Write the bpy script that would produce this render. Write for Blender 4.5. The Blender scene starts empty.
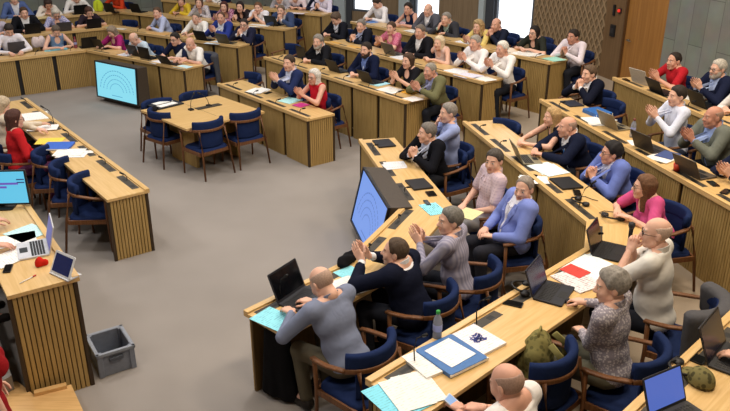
import bpy, math, random
import numpy as np
from mathutils import Vector, Matrix

random.seed(7)
rng = np.random.default_rng(7)
SC = bpy.context.scene
COL = SC.collection
PI = math.pi

# ------------------------------------------------------------------ camera model
FPX, PITCH, CAMH = 740.0, math.radians(23.0), 3.8


def ray(u, v):
    x = (u - 365) / FPX
    y = -(v - 205.5) / FPX
    return (x, math.cos(PITCH) + y * math.sin(PITCH), -math.sin(PITCH) + y * math.cos(PITCH))


def at(u, v, z):
    """point of the photograph at a known height -> place in the hall"""
    d = ray(u, v)
    t = (z - CAMH) / d[2]
    return Vector((d[0] * t, d[1] * t, z))


# ------------------------------------------------------------------ materials
def lin(c):
    c = c.lstrip('#')
    o = []
    for i in (0, 2, 4):
        s = int(c[i:i + 2], 16) / 255
        o.append(s / 12.92 if s <= 0.04045 else ((s + 0.055) / 1.055) ** 2.4)
    return (*o, 1)


MATS = {}


def nodes(name):
    m = bpy.data.materials.new(name)
    m.use_nodes = True
    nt = m.node_tree
    return m, nt, nt.nodes['Principled BSDF']


def N(nt, kind, **kw):
    n = nt.nodes.new(kind)
    for k, v in kw.items():
        if k in n.inputs:
            n.inputs[k].default_value = v
        else:
            setattr(n, k, v)
    return n


def plain(col, rough=0.6, metal=0.0, noise=0.08, scale=30, bump=0.0, spec=0.4):
    key = (col, rough, metal, noise, scale, bump)
    if key in MATS:
        return MATS[key]
    m, nt, b = nodes('surface_' + col.strip('#'))
    b.inputs['Roughness'].default_value = rough
    b.inputs['Metallic'].default_value = metal
    b.inputs['Specular IOR Level'].default_value = spec
    c = lin(col)
    tc = N(nt, 'ShaderNodeTexCoord')
    nz = N(nt, 'ShaderNodeTexNoise', Scale=scale, Detail=3.0)
    nt.links.new(tc.outputs['Object'], nz.inputs['Vector'])
    rp = N(nt, 'ShaderNodeValToRGB')
    rp.color_ramp.elements[0].position = 0.3
    rp.color_ramp.elements[1].position = 0.7
    rp.color_ramp.elements[0].color = tuple(x * (1 - noise) for x in c[:3]) + (1,)
    rp.color_ramp.elements[1].color = tuple(min(1, x * (1 + noise)) for x in c[:3]) + (1,)
    nt.links.new(nz.outputs['Fac'], rp.inputs['Fac'])
    nt.links.new(rp.outputs['Color'], b.inputs['Base Color'])
    if bump:
        bp = N(nt, 'ShaderNodeBump', Strength=bump, Distance=0.01)
        nt.links.new(nz.outputs['Fac'], bp.inputs['Height'])
        nt.links.new(bp.outputs['Normal'], b.inputs['Normal'])
    MATS[key] = m
    return m


def cloth(col, pattern=None, col2='#ffffff', scale=60.0):
    """woven fabric with soft folds; pattern: None, 'stripe', 'check', 'print'"""
    key = ('cloth', col, pattern, col2, scale)
    if key in MATS:
        return MATS[key]
    m, nt, b = nodes('fabric_' + col.strip('#'))
    b.inputs['Roughness'].default_value = 0.85
    b.inputs['Specular IOR Level'].default_value = 0.08
    b.inputs['Sheen Weight'].default_value = 0.0
    tc = N(nt, 'ShaderNodeTexCoord')
    fold = N(nt, 'ShaderNodeTexNoise', Scale=8.0, Detail=2.0, Distortion=.5)
    nt.links.new(tc.outputs['Object'], fold.inputs['Vector'])
    bp = N(nt, 'ShaderNodeBump', Strength=0.4, Distance=0.03)
    nt.links.new(fold.outputs['Fac'], bp.inputs['Height'])
    nt.links.new(bp.outputs['Normal'], b.inputs['Normal'])
    rgb = N(nt, 'ShaderNodeMix', data_type='RGBA')
    rgb.inputs['A'].default_value = lin(col)
    rgb.inputs['B'].default_value = lin(col2)
    if pattern in ('stripe', 'check'):
        w = N(nt, 'ShaderNodeTexWave', Scale=scale / 6.0, bands_direction='X', wave_profile='SIN')
        w.inputs['Distortion'].default_value = 0.3
        nt.links.new(tc.outputs['Object'], w.inputs['Vector'])
        src = w.outputs['Fac']
        if pattern == 'check':
            w2 = N(nt, 'ShaderNodeTexWave', Scale=scale / 6.0, bands_direction='Z')
            nt.links.new(tc.outputs['Object'], w2.inputs['Vector'])
            mm = N(nt, 'ShaderNodeMath', operation='MULTIPLY')
            nt.links.new(src, mm.inputs[0])
            nt.links.new(w2.outputs['Fac'], mm.inputs[1])
            src = mm.outputs[0]
        nt.links.new(src, rgb.inputs['Factor'])
    elif pattern == 'print':
        w = N(nt, 'ShaderNodeTexVoronoi', Scale=scale)
        nt.links.new(tc.outputs['Object'], w.inputs['Vector'])
        rp = N(nt, 'ShaderNodeValToRGB')
        rp.color_ramp.elements[0].position = 0.35
        rp.color_ramp.elements[1].position = 0.5
        nt.links.new(w.outputs['Distance'], rp.inputs['Fac'])
        nt.links.new(rp.outputs['Color'], rgb.inputs['Factor'])
    else:
        rgb.inputs['Factor'].default_value = 0.0
    nt.links.new(rgb.outputs['Result'], b.inputs['Base Color'])
    MATS[key] = m
    return m


def wood(name, c1, c2, rough=0.45, axis=2, scale=1.0):
    key = ('wood', name)
    if key in MATS:
        return MATS[key]
    m, nt, b = nodes(name)
    b.inputs['Roughness'].default_value = rough
    b.inputs['Specular IOR Level'].default_value = 0.35
    tc = N(nt, 'ShaderNodeTexCoord')
    mp = N(nt, 'ShaderNodeMapping')
    s = [14.0 * scale] * 3
    s[axis] = 0.9 * scale
    mp.inputs['Scale'].default_value = s
    nt.links.new(tc.outputs['Object'], mp.inputs['Vector'])
    nz = N(nt, 'ShaderNodeTexNoise', Scale=2.5, Detail=5.0, Distortion=0.8)
    nt.links.new(mp.outputs['Vector'], nz.inputs['Vector'])
    rp = N(nt, 'ShaderNodeValToRGB')
    rp.color_ramp.elements[0].position = 0.3
    rp.color_ramp.elements[1].position = 0.72
    rp.color_ramp.elements[0].color = lin(c1)
    rp.color_ramp.elements[1].color = lin(c2)
    nt.links.new(nz.outputs['Fac'], rp.inputs['Fac'])
    nt.links.new(rp.outputs['Color'], b.inputs['Base Color'])
    bp = N(nt, 'ShaderNodeBump', Strength=0.12, Distance=0.004)
    nt.links.new(nz.outputs['Fac'], bp.inputs['Height'])
    nt.links.new(bp.outputs['Normal'], b.inputs['Normal'])
    MATS[key] = m
    return m


def glow(name, col, strength):
    key = ('glow', name)
    if key in MATS:
        return MATS[key]
    m, nt, b = nodes(name)
    b.inputs['Base Color'].default_value = (0.02, 0.02, 0.02, 1)
    b.inputs['Emission Color'].default_value = lin(col)
    b.inputs['Emission Strength'].default_value = strength
    MATS[key] = m
    return m


def plan_screen(name, col, ink, strength):
    """lit screen showing a half-ring seating plan of short dashes"""
    m, nt, b = nodes(name)
    b.inputs['Base Color'].default_value = (.02, .02, .02, 1)
    tc = N(nt, 'ShaderNodeTexCoord')
    sx = N(nt, 'ShaderNodeSeparateXYZ')
    nt.links.new(tc.outputs['Object'], sx.inputs[0])

    def mt(op, a, b_=None):
        n_ = N(nt, 'ShaderNodeMath', operation=op)
        for i_, q_ in ((0, a), (1, b_)):
            if q_ is None:
                continue
            if isinstance(q_, (int, float)):
                n_.inputs[i_].default_value = q_
            else:
                nt.links.new(q_, n_.inputs[i_])
        return n_.outputs[0]
    z = mt('ADD', sx.outputs['Z'], .52)
    x = mt('MULTIPLY', sx.outputs['X'], .82)
    r = mt('SQRT', mt('ADD', mt('MULTIPLY', x, x), mt('MULTIPLY', z, z)))
    ang = mt('ARCTAN2', z, x)
    ring = mt('LESS_THAN', mt('FRACT', mt('MULTIPLY', r, 12.5)), .22)
    dash = mt('LESS_THAN', mt('FRACT', mt('MULTIPLY', ang, 6.5)), .72)
    zone = mt('MULTIPLY', mt('MULTIPLY', mt('GREATER_THAN', r, .10), mt('LESS_THAN', r, .43)), mt('GREATER_THAN', z, .03))
    f_ = mt('MULTIPLY', mt('MULTIPLY', ring, dash), zone)
    bar = mt('MULTIPLY', mt('LESS_THAN', mt('ABSOLUTE', sx.outputs['X']), .16), mt('LESS_THAN', mt('ABSOLUTE', mt('ADD', sx.outputs['Z'], .59)), .008))
    f_ = mt('MAXIMUM', f_, bar)
    mx = N(nt, 'ShaderNodeMix', data_type='RGBA')
    mx.inputs['A'].default_value = lin(col)
    mx.inputs['B'].default_value = lin(ink)
    nt.links.new(f_, mx.inputs['Factor'])
    nt.links.new(mx.outputs['Result'], b.inputs['Emission Color'])
    b.inputs['Emission Strength'].default_value = strength
    return m


def paper_mat(col, ink=None):
    """sheet with faint ruled grey text lines"""
    key = ('paper', col, ink)
    if key in MATS:
        return MATS[key]
    m, nt, b = nodes('sheet_' + col.strip('#'))
    b.inputs['Roughness'].default_value = 0.7
    tc = N(nt, 'ShaderNodeTexCoord')
    w = N(nt, 'ShaderNodeTexWave', Scale=14.0, bands_direction='Y')
    nt.links.new(tc.outputs['Object'], w.inputs['Vector'])
    nz = N(nt, 'ShaderNodeTexNoise', Scale=35.0)
    nt.links.new(tc.outputs['Object'], nz.inputs['Vector'])
    mm = N(nt, 'ShaderNodeMath', operation='MULTIPLY')
    nt.links.new(w.outputs['Fac'], mm.inputs[0])
    nt.links.new(nz.outputs['Fac'], mm.inputs[1])
    rp = N(nt, 'ShaderNodeValToRGB')
    rp.color_ramp.elements[0].position = 0.42
    rp.color_ramp.elements[1].position = 0.55
    rp.color_ramp.elements[0].color = lin(col)
    rp.color_ramp.elements[1].color = tuple(0.72 * x for x in lin(col)[:3]) + (1,) if not ink else lin(ink)
    nt.links.new(mm.outputs[0], rp.inputs['Fac'])
    nt.links.new(rp.outputs['Color'], b.inputs['Base Color'])
    MATS[key] = m
    return m


TOP = wood('desk_top_oak', '#cba66a', '#dcba84', 0.3, axis=0)
PANEL = wood('oak_slats', '#9f834e', '#b89a62', 0.5, axis=2)
BACKING = wood('dark_backing', '#54401f', '#6a5029', 0.7, axis=2)
DARK = plain('#1d1b1c', 0.55)
CHAIRWOOD = wood('teak_frame', '#5c3b23', '#7d5232', 0.45, axis=2, scale=2)
NAVY = cloth('#1d2b52')
DARKWOOD = wood('dark_post', '#33271a', '#463523', .6, axis=2)
BLACK = plain('#121215', 0.5)
GREYMET = plain('#9a9ca2', 0.35, 0.6)
CONSOLE = plain('#3a352f', 0.5)

# ------------------------------------------------------------------ mesh helpers


def new_mesh(name, V, F, mats, mi=None, smooth=False):
    """V (n,3) array, F list of polygons (lists) or (m,4) array"""
    me = bpy.data.meshes.new(name)
    if isinstance(F, np.ndarray):
        n, m = len(V), len(F)
        k = F.shape[1]
        me.vertices.add(n)
        me.vertices.foreach_set('co', np.asarray(V, np.float32).ravel())
        me.loops.add(m * k)
        me.loops.foreach_set('vertex_index', F.astype(np.int32).ravel())
        me.polygons.add(m)
        me.polygons.foreach_set('loop_start', np.arange(0, m * k, k, dtype=np.int32))
        me.polygons.foreach_set('loop_total', np.full(m, k, np.int32))
        me.update(calc_edges=True)
    else:
        me.from_pydata([tuple(v) for v in V], [], F)
    for x in mats:
        me.materials.append(x)
    if mi is not None and len(mats) > 1:
        me.polygons.foreach_set('material_index', np.asarray(mi, np.int32))
    if smooth:
        me.polygons.foreach_set('use_smooth', np.ones(len(me.polygons), bool))
    me.update()
    return me


def link(name, me, parent=None, loc=None, rz=None, mw=None):
    o = bpy.data.objects.new(name, me)
    COL.objects.link(o)
    if parent is not None:
        o.parent = parent
    if loc is not None:
        o.location = loc
    if rz is not None:
        o.rotation_euler = (0, 0, rz)
    if mw is not None:
        o.matrix_local = mw
    return o


def empty(name, loc, rz=0.0):
    o = bpy.data.objects.new(name, None)
    COL.objects.link(o)
    o.empty_display_size = 0.1
    o.location = loc
    o.rotation_euler = (0, 0, rz)
    return o


def tag(o, label, cat, group=None, kind=None):
    o['label'] = label
    if cat:
        o['category'] = cat
    if group:
        o['group'] = group
    if kind:
        o['kind'] = kind
    return o


def copy_tree(o, parent=None):
    c = o.copy()
    COL.objects.link(c)
    if parent is not None:
        c.parent = parent
        c.matrix_parent_inverse = o.matrix_parent_inverse
    for ch in list(o.children):
        copy_tree(ch, c)
    return c


class MB:
    def __init__(s):
        s.v, s.f, s.m = [], [], []

    def add(s, pts, faces, mat=0):
        b = len(s.v)
        s.v += [tuple(p) for p in pts]
        s.f += [[b + i for i in f] for f in faces]
        s.m += [mat] * len(faces)
        return s

    def box(s, c, d, rz=0.0, mat=0, M=None):
        hx, hy, hz = d[0] / 2, d[1] / 2, d[2] / 2
        ca, sa = math.cos(rz), math.sin(rz)
        P = []
        for z in (-hz, hz):
            for x, y in ((-hx, -hy), (hx, -hy), (hx, hy), (-hx, hy)):
                if M is not None:
                    q = M @ Vector((x, y, z))
                    P.append((c[0] + q.x, c[1] + q.y, c[2] + q.z))
                else:
                    P.append((c[0] + x * ca - y * sa, c[1] + x * sa + y * ca, c[2] + z))
        return s.add(P, [[3, 2, 1, 0], [4, 5, 6, 7], [0, 1, 5, 4], [1, 2, 6, 5], [2, 3, 7, 6], [3, 0, 4, 7]], mat)

    def prism(s, poly, z0, z1, mat=0, top=None):
        n = len(poly)
        P = [(p[0], p[1], z0) for p in poly] + [(p[0], p[1], z1) for p in poly]
        area = sum(poly[i][0] * poly[(i + 1) % n][1] - poly[(i + 1) % n][0] * poly[i][1] for i in range(n))
        if area < 0:
            P = [(p[0], p[1], z0) for p in poly[::-1]] + [(p[0], p[1], z1) for p in poly[::-1]]
        s.add(P, [list(range(n))[::-1]] + [[i, (i + 1) % n, n + (i + 1) % n, n + i] for i in range(n)], mat)
        b = len(s.v) - 2 * n
        s.f.append([b + n + i for i in range(n)])
        s.m.append(mat if top is None else top)
        return s

    def sweep(s, path, sec, mat=0, up=(0, 0, 1), cap=True):
        """sec: list of (side, up) offsets, or a function t -> such a list"""
        path = [Vector(p) for p in path]
        up = Vector(up)
        rings = []
        n = len(path)
        for i, p in enumerate(path):
            t = (path[min(i + 1, n - 1)] - path[max(i - 1, 0)]).normalized()
            u = up if abs(t.dot(up)) < 0.98 else Vector((0, 1, 0))
            x = t.cross(u).normalized()
            y = x.cross(t).normalized()
            sc = sec(i / max(1, n - 1)) if callable(sec) else sec
            rings.append([p + x * a + y * b for a, b in sc])
        return s.loft(rings, mat, cap)

    def loft(s, rings, mat=0, cap=True):
        k = len(rings[0])
        P = [q for r in rings for q in r]
        F = []
        for i in range(len(rings) - 1):
            for j in range(k):
                F.append([i * k + j, i * k + (j + 1) % k, (i + 1) * k + (j + 1) % k, (i + 1) * k + j])
        if cap:
            F.append(list(range(k))[::-1])
            F.append([(len(rings) - 1) * k + j for j in range(k)])
        return s.add(P, F, mat)

    def tube(s, path, r, n=8, mat=0, r2=None):
        r2 = r if r2 is None else r2

        def sec(t):
            q = r + (r2 - r) * t
            return [(q * math.cos(2 * PI * j / n), q * math.sin(2 * PI * j / n)) for j in range(n)]
        return s.sweep(path, sec, mat)

    def lathe(s, prof, c=(0, 0, 0), n=16, mat=0):
        rings = [[(c[0] + r * math.cos(2 * PI * j / n), c[1] + r * math.sin(2 * PI * j / n), c[2] + z) for j in range(n)] for r, z in prof]
        return s.loft(rings, mat)

    def mesh(s, name, mats, smooth=False):
        return new_mesh(name, s.v, s.f, mats if isinstance(mats, list) else [mats], s.m, smooth)

    def build(s, name, mats, parent=None, loc=None, rz=None, smooth=False, bevel=0):
        o = link(name, s.mesh(name, mats, smooth), parent, loc, rz)
        if bevel:
            md = o.modifiers.new('soft_edges', 'BEVEL')
            md.width = bevel
            md.segments = 2
            md.limit_method = 'ANGLE'
        return o


def oval(a, b, n=10):
    return [(a * math.cos(2 * PI * j / n), b * math.sin(2 * PI * j / n)) for j in range(n)]


def rrect(w, h, r, k=3):
    out = []
    for cx, cy, a0 in ((w / 2 - r, h / 2 - r, 0), (-w / 2 + r, h / 2 - r, PI / 2), (-w / 2 + r, -h / 2 + r, PI), (w / 2 - r, -h / 2 + r, 1.5 * PI)):
        for i in range(k + 1):
            a = a0 + PI / 2 * i / k
            out.append((cx + r * math.cos(a), cy + r * math.sin(a)))
    return out


# ------------------------------------------------------------------ smooth solid shapes (distance field -> mesh)


class Field:
    def __init__(s, lo, hi, h):
        s.h = h
        s.lo = np.array(lo, float)
        s.n = np.maximum(4, np.ceil((np.array(hi) - s.lo) / h).astype(int) + 1)
        s.ax = [s.lo[i] + h * np.arange(s.n[i]) for i in range(3)]
        s.D = np.full(tuple(s.n), 0.5, np.float32)

    def win(s, lo, hi):
        a = np.clip(np.floor((np.array(lo) - s.lo) / s.h).astype(int), 0, s.n)
        b = np.clip(np.ceil((np.array(hi) - s.lo) / s.h).astype(int) + 1, 0, s.n)
        if (b <= a).any():
            return None, None
        sl = tuple(slice(a[i], b[i]) for i in range(3))
        return sl, np.meshgrid(*[s.ax[i][sl[i]] for i in range(3)], indexing='ij', sparse=True)

    def put(s, sl, d, k, sub):
        D = s.D[sl]
        if sub:
            d = -d
            hh = np.clip(0.5 - 0.5 * (D - d) / k, 0, 1) if k else None
            s.D[sl] = np.maximum(D, d) if not k else D * (1 - hh) + d * hh + k * hh * (1 - hh)
        else:
            hh = np.clip(0.5 + 0.5 * (D - d) / k, 0, 1) if k else None
            s.D[sl] = np.minimum(D, d) if not k else D * (1 - hh) + d * hh - k * hh * (1 - hh)

    def cap(s, a, b, ra, rb=None, k=0.03, sub=False, sq=None):
        rb = ra if rb is None else rb
        a, b = np.array(a, float), np.array(b, float)
        m = max(ra, rb) + k + 2 * s.h
        sl, g = s.win(np.minimum(a, b) - m, np.maximum(a, b) + m)
        if sl is None:
            return s
        ab = b - a
        L = max(1e-9, ab @ ab)
        px, py, pz = g[0] - a[0], g[1] - a[1], g[2] - a[2]
        t = np.clip((px * ab[0] + py * ab[1] + pz * ab[2]) / L, 0, 1)
        d = np.sqrt((px - t * ab[0]) ** 2 + (py - t * ab[1]) ** 2 + (pz - t * ab[2]) ** 2) - (ra + (rb - ra) * t)
        s.put(sl, d, k, sub)
        return s

    def ell(s, c, r, R=None, k=0.03, sub=False):
        c, r = np.array(c, float), np.array(r, float)
        m = max(r) + k + 2 * s.h
        sl, g = s.win(c - m, c + m)
        if sl is None:
            return s
        p = [g[i] - c[i] for i in range(3)]
        if R is not None:
            p = [R[i][0] * p[0] + R[i][1] * p[1] + R[i][2] * p[2] for i in range(3)]
        k0 = np.sqrt((p[0] / r[0]) ** 2 + (p[1] / r[1]) ** 2 + (p[2] / r[2]) ** 2)
        k1 = np.sqrt((p[0] / r[0] ** 2) ** 2 + (p[1] / r[1] ** 2) ** 2 + (p[2] / r[2] ** 2) ** 2)
        s.put(sl, k0 * (k0 - 1) / np.maximum(k1, 1e-6), k, sub)
        return s

    def grid(s):
        return np.meshgrid(*s.ax, indexing='ij', sparse=True)

    def mesh(s):
        D = s.D
        D[0], D[-1], D[:, 0], D[:, -1], D[:, :, 0], D[:, :, -1] = [np.maximum(q, 1e-3) for q in (D[0], D[-1], D[:, 0], D[:, -1], D[:, :, 0], D[:, :, -1])]
        S = D < 0
        nx, ny, nz = D.shape
        c = np.zeros((nx - 1, ny - 1, nz - 1), np.int8)
        offs = [(i, j, k) for i in (0, 1) for j in (0, 1) for k in (0, 1)]
        for i, j, k in offs:
            c += S[i:nx - 1 + i, j:ny - 1 + j, k:nz - 1 + k]
        act = (c > 0) & (c < 8)
        ci = np.argwhere(act)
        idx = np.full(act.shape, -1, np.int32)
        idx[act] = np.arange(len(ci))
        P = np.zeros((len(ci), 3))
        cnt = np.zeros(len(ci))
        for o1 in offs:
            for ax in range(3):
                if o1[ax] == 0:
                    o2 = list(o1)
                    o2[ax] = 1
                    d1 = D[ci[:, 0] + o1[0], ci[:, 1] + o1[1], ci[:, 2] + o1[2]]
                    d2 = D[ci[:, 0] + o2[0], ci[:, 1] + o2[1], ci[:, 2] + o2[2]]
                    m = (d1 < 0) != (d2 < 0)
                    t = np.where(m, d1 / np.where(m, d1 - d2, 1), 0)
                    q = np.array(o1, float) + t[:, None] * (np.array(o2) - np.array(o1))
                    P[m] += q[m]
                    cnt += m
        V = s.lo + s.h * (ci + P / np.maximum(cnt, 1)[:, None])
        Q = []
        for ax in range(3):
            b, e = (ax + 1) % 3, (ax + 2) % 3
            Sm = np.moveaxis(S, (ax, b, e), (0, 1, 2))
            Im = np.moveaxis(idx, (ax, b, e), (0, 1, 2))
            m = Sm[:-1, 1:-1, 1:-1] != Sm[1:, 1:-1, 1:-1]
            w = np.argwhere(m)
            i, j, k = w[:, 0], w[:, 1] + 1, w[:, 2] + 1
            q = np.stack([Im[i, j - 1, k - 1], Im[i, j, k - 1], Im[i, j, k], Im[i, j - 1, k]], 1)
            fl = ~Sm[i, j, k]
            q[fl] = q[fl][:, ::-1]
            Q.append(q)
        return V, np.concatenate(Q) if Q else np.zeros((0, 4), int)


def smooth_obj(name, fld, mat, parent=None, loc=None, rz=None):
    V, Q = fld.mesh()
    return link(name, new_mesh(name, V, Q, [mat], None, True), parent, loc, rz)
# ------------------------------------------------------------------ people: shared head, hair and hand shapes
SKINS = ['#dfb19c', '#d6a38e', '#cf9a87', '#e3bba8', '#c28c78']


def head_field(f, k=1.0, fem=False, grow=0.0):
    """skull + face masses, grown by `grow` (used for hair and beards)"""
    g = grow
    f.ell((0, -.012, .034), (.076 + g, .097 + g, .088 + g), k=.01)
    f.ell((0, .022, -.028), (.060 + g, .068 + g, .086 + g), k=.03)
    j = .046 if fem else .053
    f.cap((-j, .012, -.066), (-.018, .062, -.098), .022 + g, .022 + g, k=.03)
    f.cap((j, .012, -.066), (.018, .062, -.098), .022 + g, .022 + g, k=.03)
    return f


def make_head(fem):
    f = head_field(Field((-.1, -.125, -.19), (.1, .135, .14), .0055), fem=fem)
    f.cap((0, -.018, -.07), (0, -.026, -.105), .050 if fem else .057, .050 if fem else .060, k=.025)
    f.cap((-.036, .076, .026), (.036, .076, .026), .013, k=.015)
    for s in (-1, 1):
        f.ell((s * .033, .096, .004), (.019, .014, .012), k=.012, sub=True)
        f.ell((s * .033, .077, .004), (.014, .0145, .0125), k=.002)
        f.ell((s * .04, .06, -.03), (.026, .026, .028), k=.03)
        R = np.array([[math.cos(s * .35), math.sin(s * .35), 0], [-math.sin(s * .35), math.cos(s * .35), 0], [0, 0, 1]])
        f.ell((s * .078, -.012, -.004), (.011, .022, .034), R, k=.008)
    f.cap((0, .086, .012), (0, .108, -.026), .009, .014, k=.012)
    f.cap((-.012, .098, -.03), (.012, .098, -.03), .009, k=.01)
    f.cap((-.021, .083, -.060), (.021, .083, -.060), .009, .009, k=.008)
    f.cap((-.02, .088, -.071), (.02, .088, -.071), .008, k=.006)
    f.ell((0, .098, -.0655), (.026, .006, .002), k=.003, sub=True)
    V, Q = f.mesh()
    C = V[Q].mean(1)
    mi = np.zeros(len(Q), int)
    for s in (-1, 1):
        d = C - np.array([s * .033, .077, .004])
        eye = (np.abs(d[:, 0]) < .0115) & (np.abs(d[:, 2]) < .0065) & (C[:, 1] > .078)
        mi[eye] = 1
        mi[eye & (np.abs(d[:, 0]) < .006)] = 2
        bx = np.abs(C[:, 0] - s * .034)
        mi[(bx < .021) & (np.abs(C[:, 2] - .031 + bx * .10) < .0045) & (C[:, 1] > .07)] = 4
    lip = (np.abs(C[:, 0]) < .023) & (np.abs(C[:, 2] + .0655) < .0105) & (C[:, 1] > .082)
    mi[lip] = 3
    return V, Q, mi


HEADS = {False: make_head(False), True: make_head(True)}


def hair_cut(style, y):
    if style == 'fringe':
        xs, ys = [-.13, -.03, -.012, .0, .02, .03], [-.085, -.05, -.02, .03, .06, .3]
    elif style == 'receding':
        xs, ys = [-.13, -.03, -.012, .03, .045, .06, .075, .09], [-.09, -.055, .0, .02, .07, .105, .11, .3]
    else:
        xs, ys = [-.13, -.03, -.012, .035, .055, .075, .11], [-.095, -.06, .0, .02, .068, .082, .083]
    return np.interp(y, xs, ys)


HAIR = {}


def hair_mesh(style):
    if style in HAIR:
        return HAIR[style]
    long_ = style in ('long', 'bob', 'curly', 'tied')
    th = {'short': .015, 'fringe': .006, 'receding': .010, 'thick': .024, 'long': .019, 'bob': .021, 'curly': .034, 'tied': .012, 'crop': .006}[style]
    f = head_field(Field((-.17, -.2, -.33), (.17, .16, .2), .007))
    x, y, z = f.grid()
    base = 'thick' if long_ else style
    cut = (hair_cut(base, y) - z) * .75
    if style == 'fringe':
        cut = np.maximum(cut, (z - .072 + .25 * np.maximum(0, y + .02)) * .8)
    th = .003 + (th - .003) * np.sqrt(np.clip(-cut / .05, 0, 1))
    lump = .0022 * np.sin(95 * x + 30 * z) * np.sin(80 * y + 20 * x) * (th > .007)
    D = np.maximum(f.D - th + lump, cut)
    if style == 'thick':
        D = D - .004 * np.sin(60 * x + 20 * z) * np.sin(55 * y)
    if long_:
        zl = {'long': -.25, 'bob': -.115, 'curly': -.14, 'tied': -.05}[style]
        w = {'long': .088, 'bob': .094, 'curly': .112, 'tied': .07}[style]
        ax, ay = np.abs(x) / w, (y + .03) / (.088 if style != 'curly' else .11)
        taper = 1 + .25 * np.clip((z + .02) / zl, 0, 1) * (-1 if style == 'long' else 0)
        cyl = (np.sqrt(ax ** 2 + ay ** 2) - taper) * w
        slab = np.maximum(np.maximum(cyl, zl - z), z - .05)
        face = np.minimum(.052 + 0 * y - np.abs(x), y + .035)      # keep face and throat open
        front = y - .035
        slab = np.maximum(slab, np.maximum(face, front))
        if style == 'curly':
            slab = slab + .011 * np.sin(70 * x + 9) * np.sin(66 * y) * np.sin(62 * z)
            D = D + .008 * np.sin(70 * x) * np.sin(66 * y + 5) * np.sin(62 * z)
        else:
            slab = slab + .003 * np.sin(150 * x)
        hh = np.clip(.5 + .5 * (D - slab) / .03, 0, 1)
        D = D * (1 - hh) + slab * hh - .03 * hh * (1 - hh)
        if style == 'tied':
            f.D = D.astype(np.float32)
            f.ell((0, -.125, .02), (.045, .04, .045), k=.02)
            D = f.D
    f.D = D.astype(np.float32)
    V, Q = f.mesh()
    me = new_mesh('hair_' + style, V, Q, [DARK], None, True)
    HAIR[style] = me
    return me


def beard_mesh():
    if 'beard' in HAIR:
        return HAIR['beard']
    f = head_field(Field((-.12, -.1, -.18), (.12, .13, .06), .0075), grow=.011)
    x, y, z = f.grid()
    D = np.maximum(f.D, z + np.interp(np.abs(x), [0, .02, .03, .05, .07], [.048, .048, .05, .045, .02]))
    D = np.maximum(D, -.002 - y)
    mouth = .010 - np.sqrt((x / 2.2) ** 2 + (z + .0655) ** 2 + (np.minimum(0, y - .07)) ** 2)
    f.D = np.maximum(D, mouth).astype(np.float32)
    V, Q = f.mesh()
    HAIR['beard'] = new_mesh('beard', V, Q, [DARK], None, True)
    return HAIR['beard']


def glasses_mesh():
    if 'glasses' not in HAIR:
        mb = MB()
        for s in (-1, 1):
            pts = [(s * .034 + .024 * math.cos(a), .099 - .10 * abs(.024 * math.cos(a) * s + .01), .003 + .018 * math.sin(a)) for a in [2 * PI * i / 14 for i in range(15)]]
            mb.tube(pts, .0026, 5)
            mb.tube([(s * .058, .094, .008), (s * .079, .06, .008), (s * .081, -.005, .006)], .0024, 5)
        mb.tube([(-.012, .102, .008), (.012, .102, .008)], .0024, 5)
        HAIR['glasses'] = mb.mesh('glasses', DARK, True)
    return HAIR['glasses']


def make_hand(curl):
    """right hand: wrist at the origin, fingers along +Y, palm towards -Z, thumb on -X"""
    f = Field((-.1, -.03, -.1), (.06, .2, .04), .005)
    kn = [(-.031, .090), (-.0105, .095), (.011, .091), (.030, .082)]
    for x, y in kn:
        f.cap((x * .55, .0, 0), (x, y, 0), .0165, .0115, k=.012)
    f.cap((-.012, .02, -.005), (-.03, .05, -.010), .018, .014, k=.015)
    L = [.072, .082, .076, .058]
    for (x, y), ln in zip(kn, L):
        p = np.array([x, y, 0.])
        a = curl[0]
        for i, fr in enumerate((.45, .31, .24)):
            d = np.array([x * .9, math.cos(a), -math.sin(a)])
            q = p + d * ln * fr
            f.cap(p, q, .0092 - .0011 * i, .0086 - .0011 * i, k=.0022)
            p = q
            a += curl[1]
    th = np.array([-.028, .035, -.010])
    for d, ln, r in (((-.75, .62, -.22), .036, .0125), ((-.35, .9, -.28), .032, .011), ((-.05, .95, -.32), .024, .0098)):
        q = th + np.array(d) * ln
        f.cap(th, q, r, r - .001, k=.004)
        th = q
    f.cap((0, -.03, 0), (0, .01, 0), .024, .022, k=.012)
    return f.mesh()


HANDS = {'flat': make_hand((.08, .10)), 'curl': make_hand((.35, .40)), 'grip': make_hand((.7, .85))}


def ik(S, W, l1, l2, hint):
    S, W = Vector(S), Vector(W)
    d = W - S
    L = d.length
    if L > (l1 + l2) * .985:
        W = S + d * ((l1 + l2) * .985 / L)
        d = W - S
        L = d.length
    a = (l1 * l1 - l2 * l2 + L * L) / (2 * L)
    h = math.sqrt(max(1e-6, l1 * l1 - a * a))
    u = d / L
    hv = Vector(hint)
    hv = (hv - u * hv.dot(u)).normalized()
    return S + u * a + hv * h, W


ROW = {}          # (wedge, row) -> (p0, p1, outward normal, floor height)
DESKDEPTH = .5


def seat_frame(row, u, v, prefer=.60, hmax=1.27, hmin=1.06):
    """head pixel + row -> head point and height above that row's floor, at a natural distance behind the desk"""
    p0, p1, n, zf = ROW[row]
    d = ray(u, v)
    c = p0.x * n.x + p0.y * n.y

    def hit(s):
        t = (c + s) / (n.x * d[0] + n.y * d[1])
        return Vector((d[0] * t, d[1] * t, CAMH + d[2] * t))
    best = None
    for i in range(76):
        s = .40 + .01 * i
        h = hit(s).z - zf
        pen = 4 * max(0, h - hmax, hmin - h) + abs(s - prefer) * .5
        if best is None or pen < best[0]:
            best = (pen, s)
    s = best[1]
    return hit(s), s


LOOK = Vector((-3.6, 7.6, 1.15))
PEOPLE = {}


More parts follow.
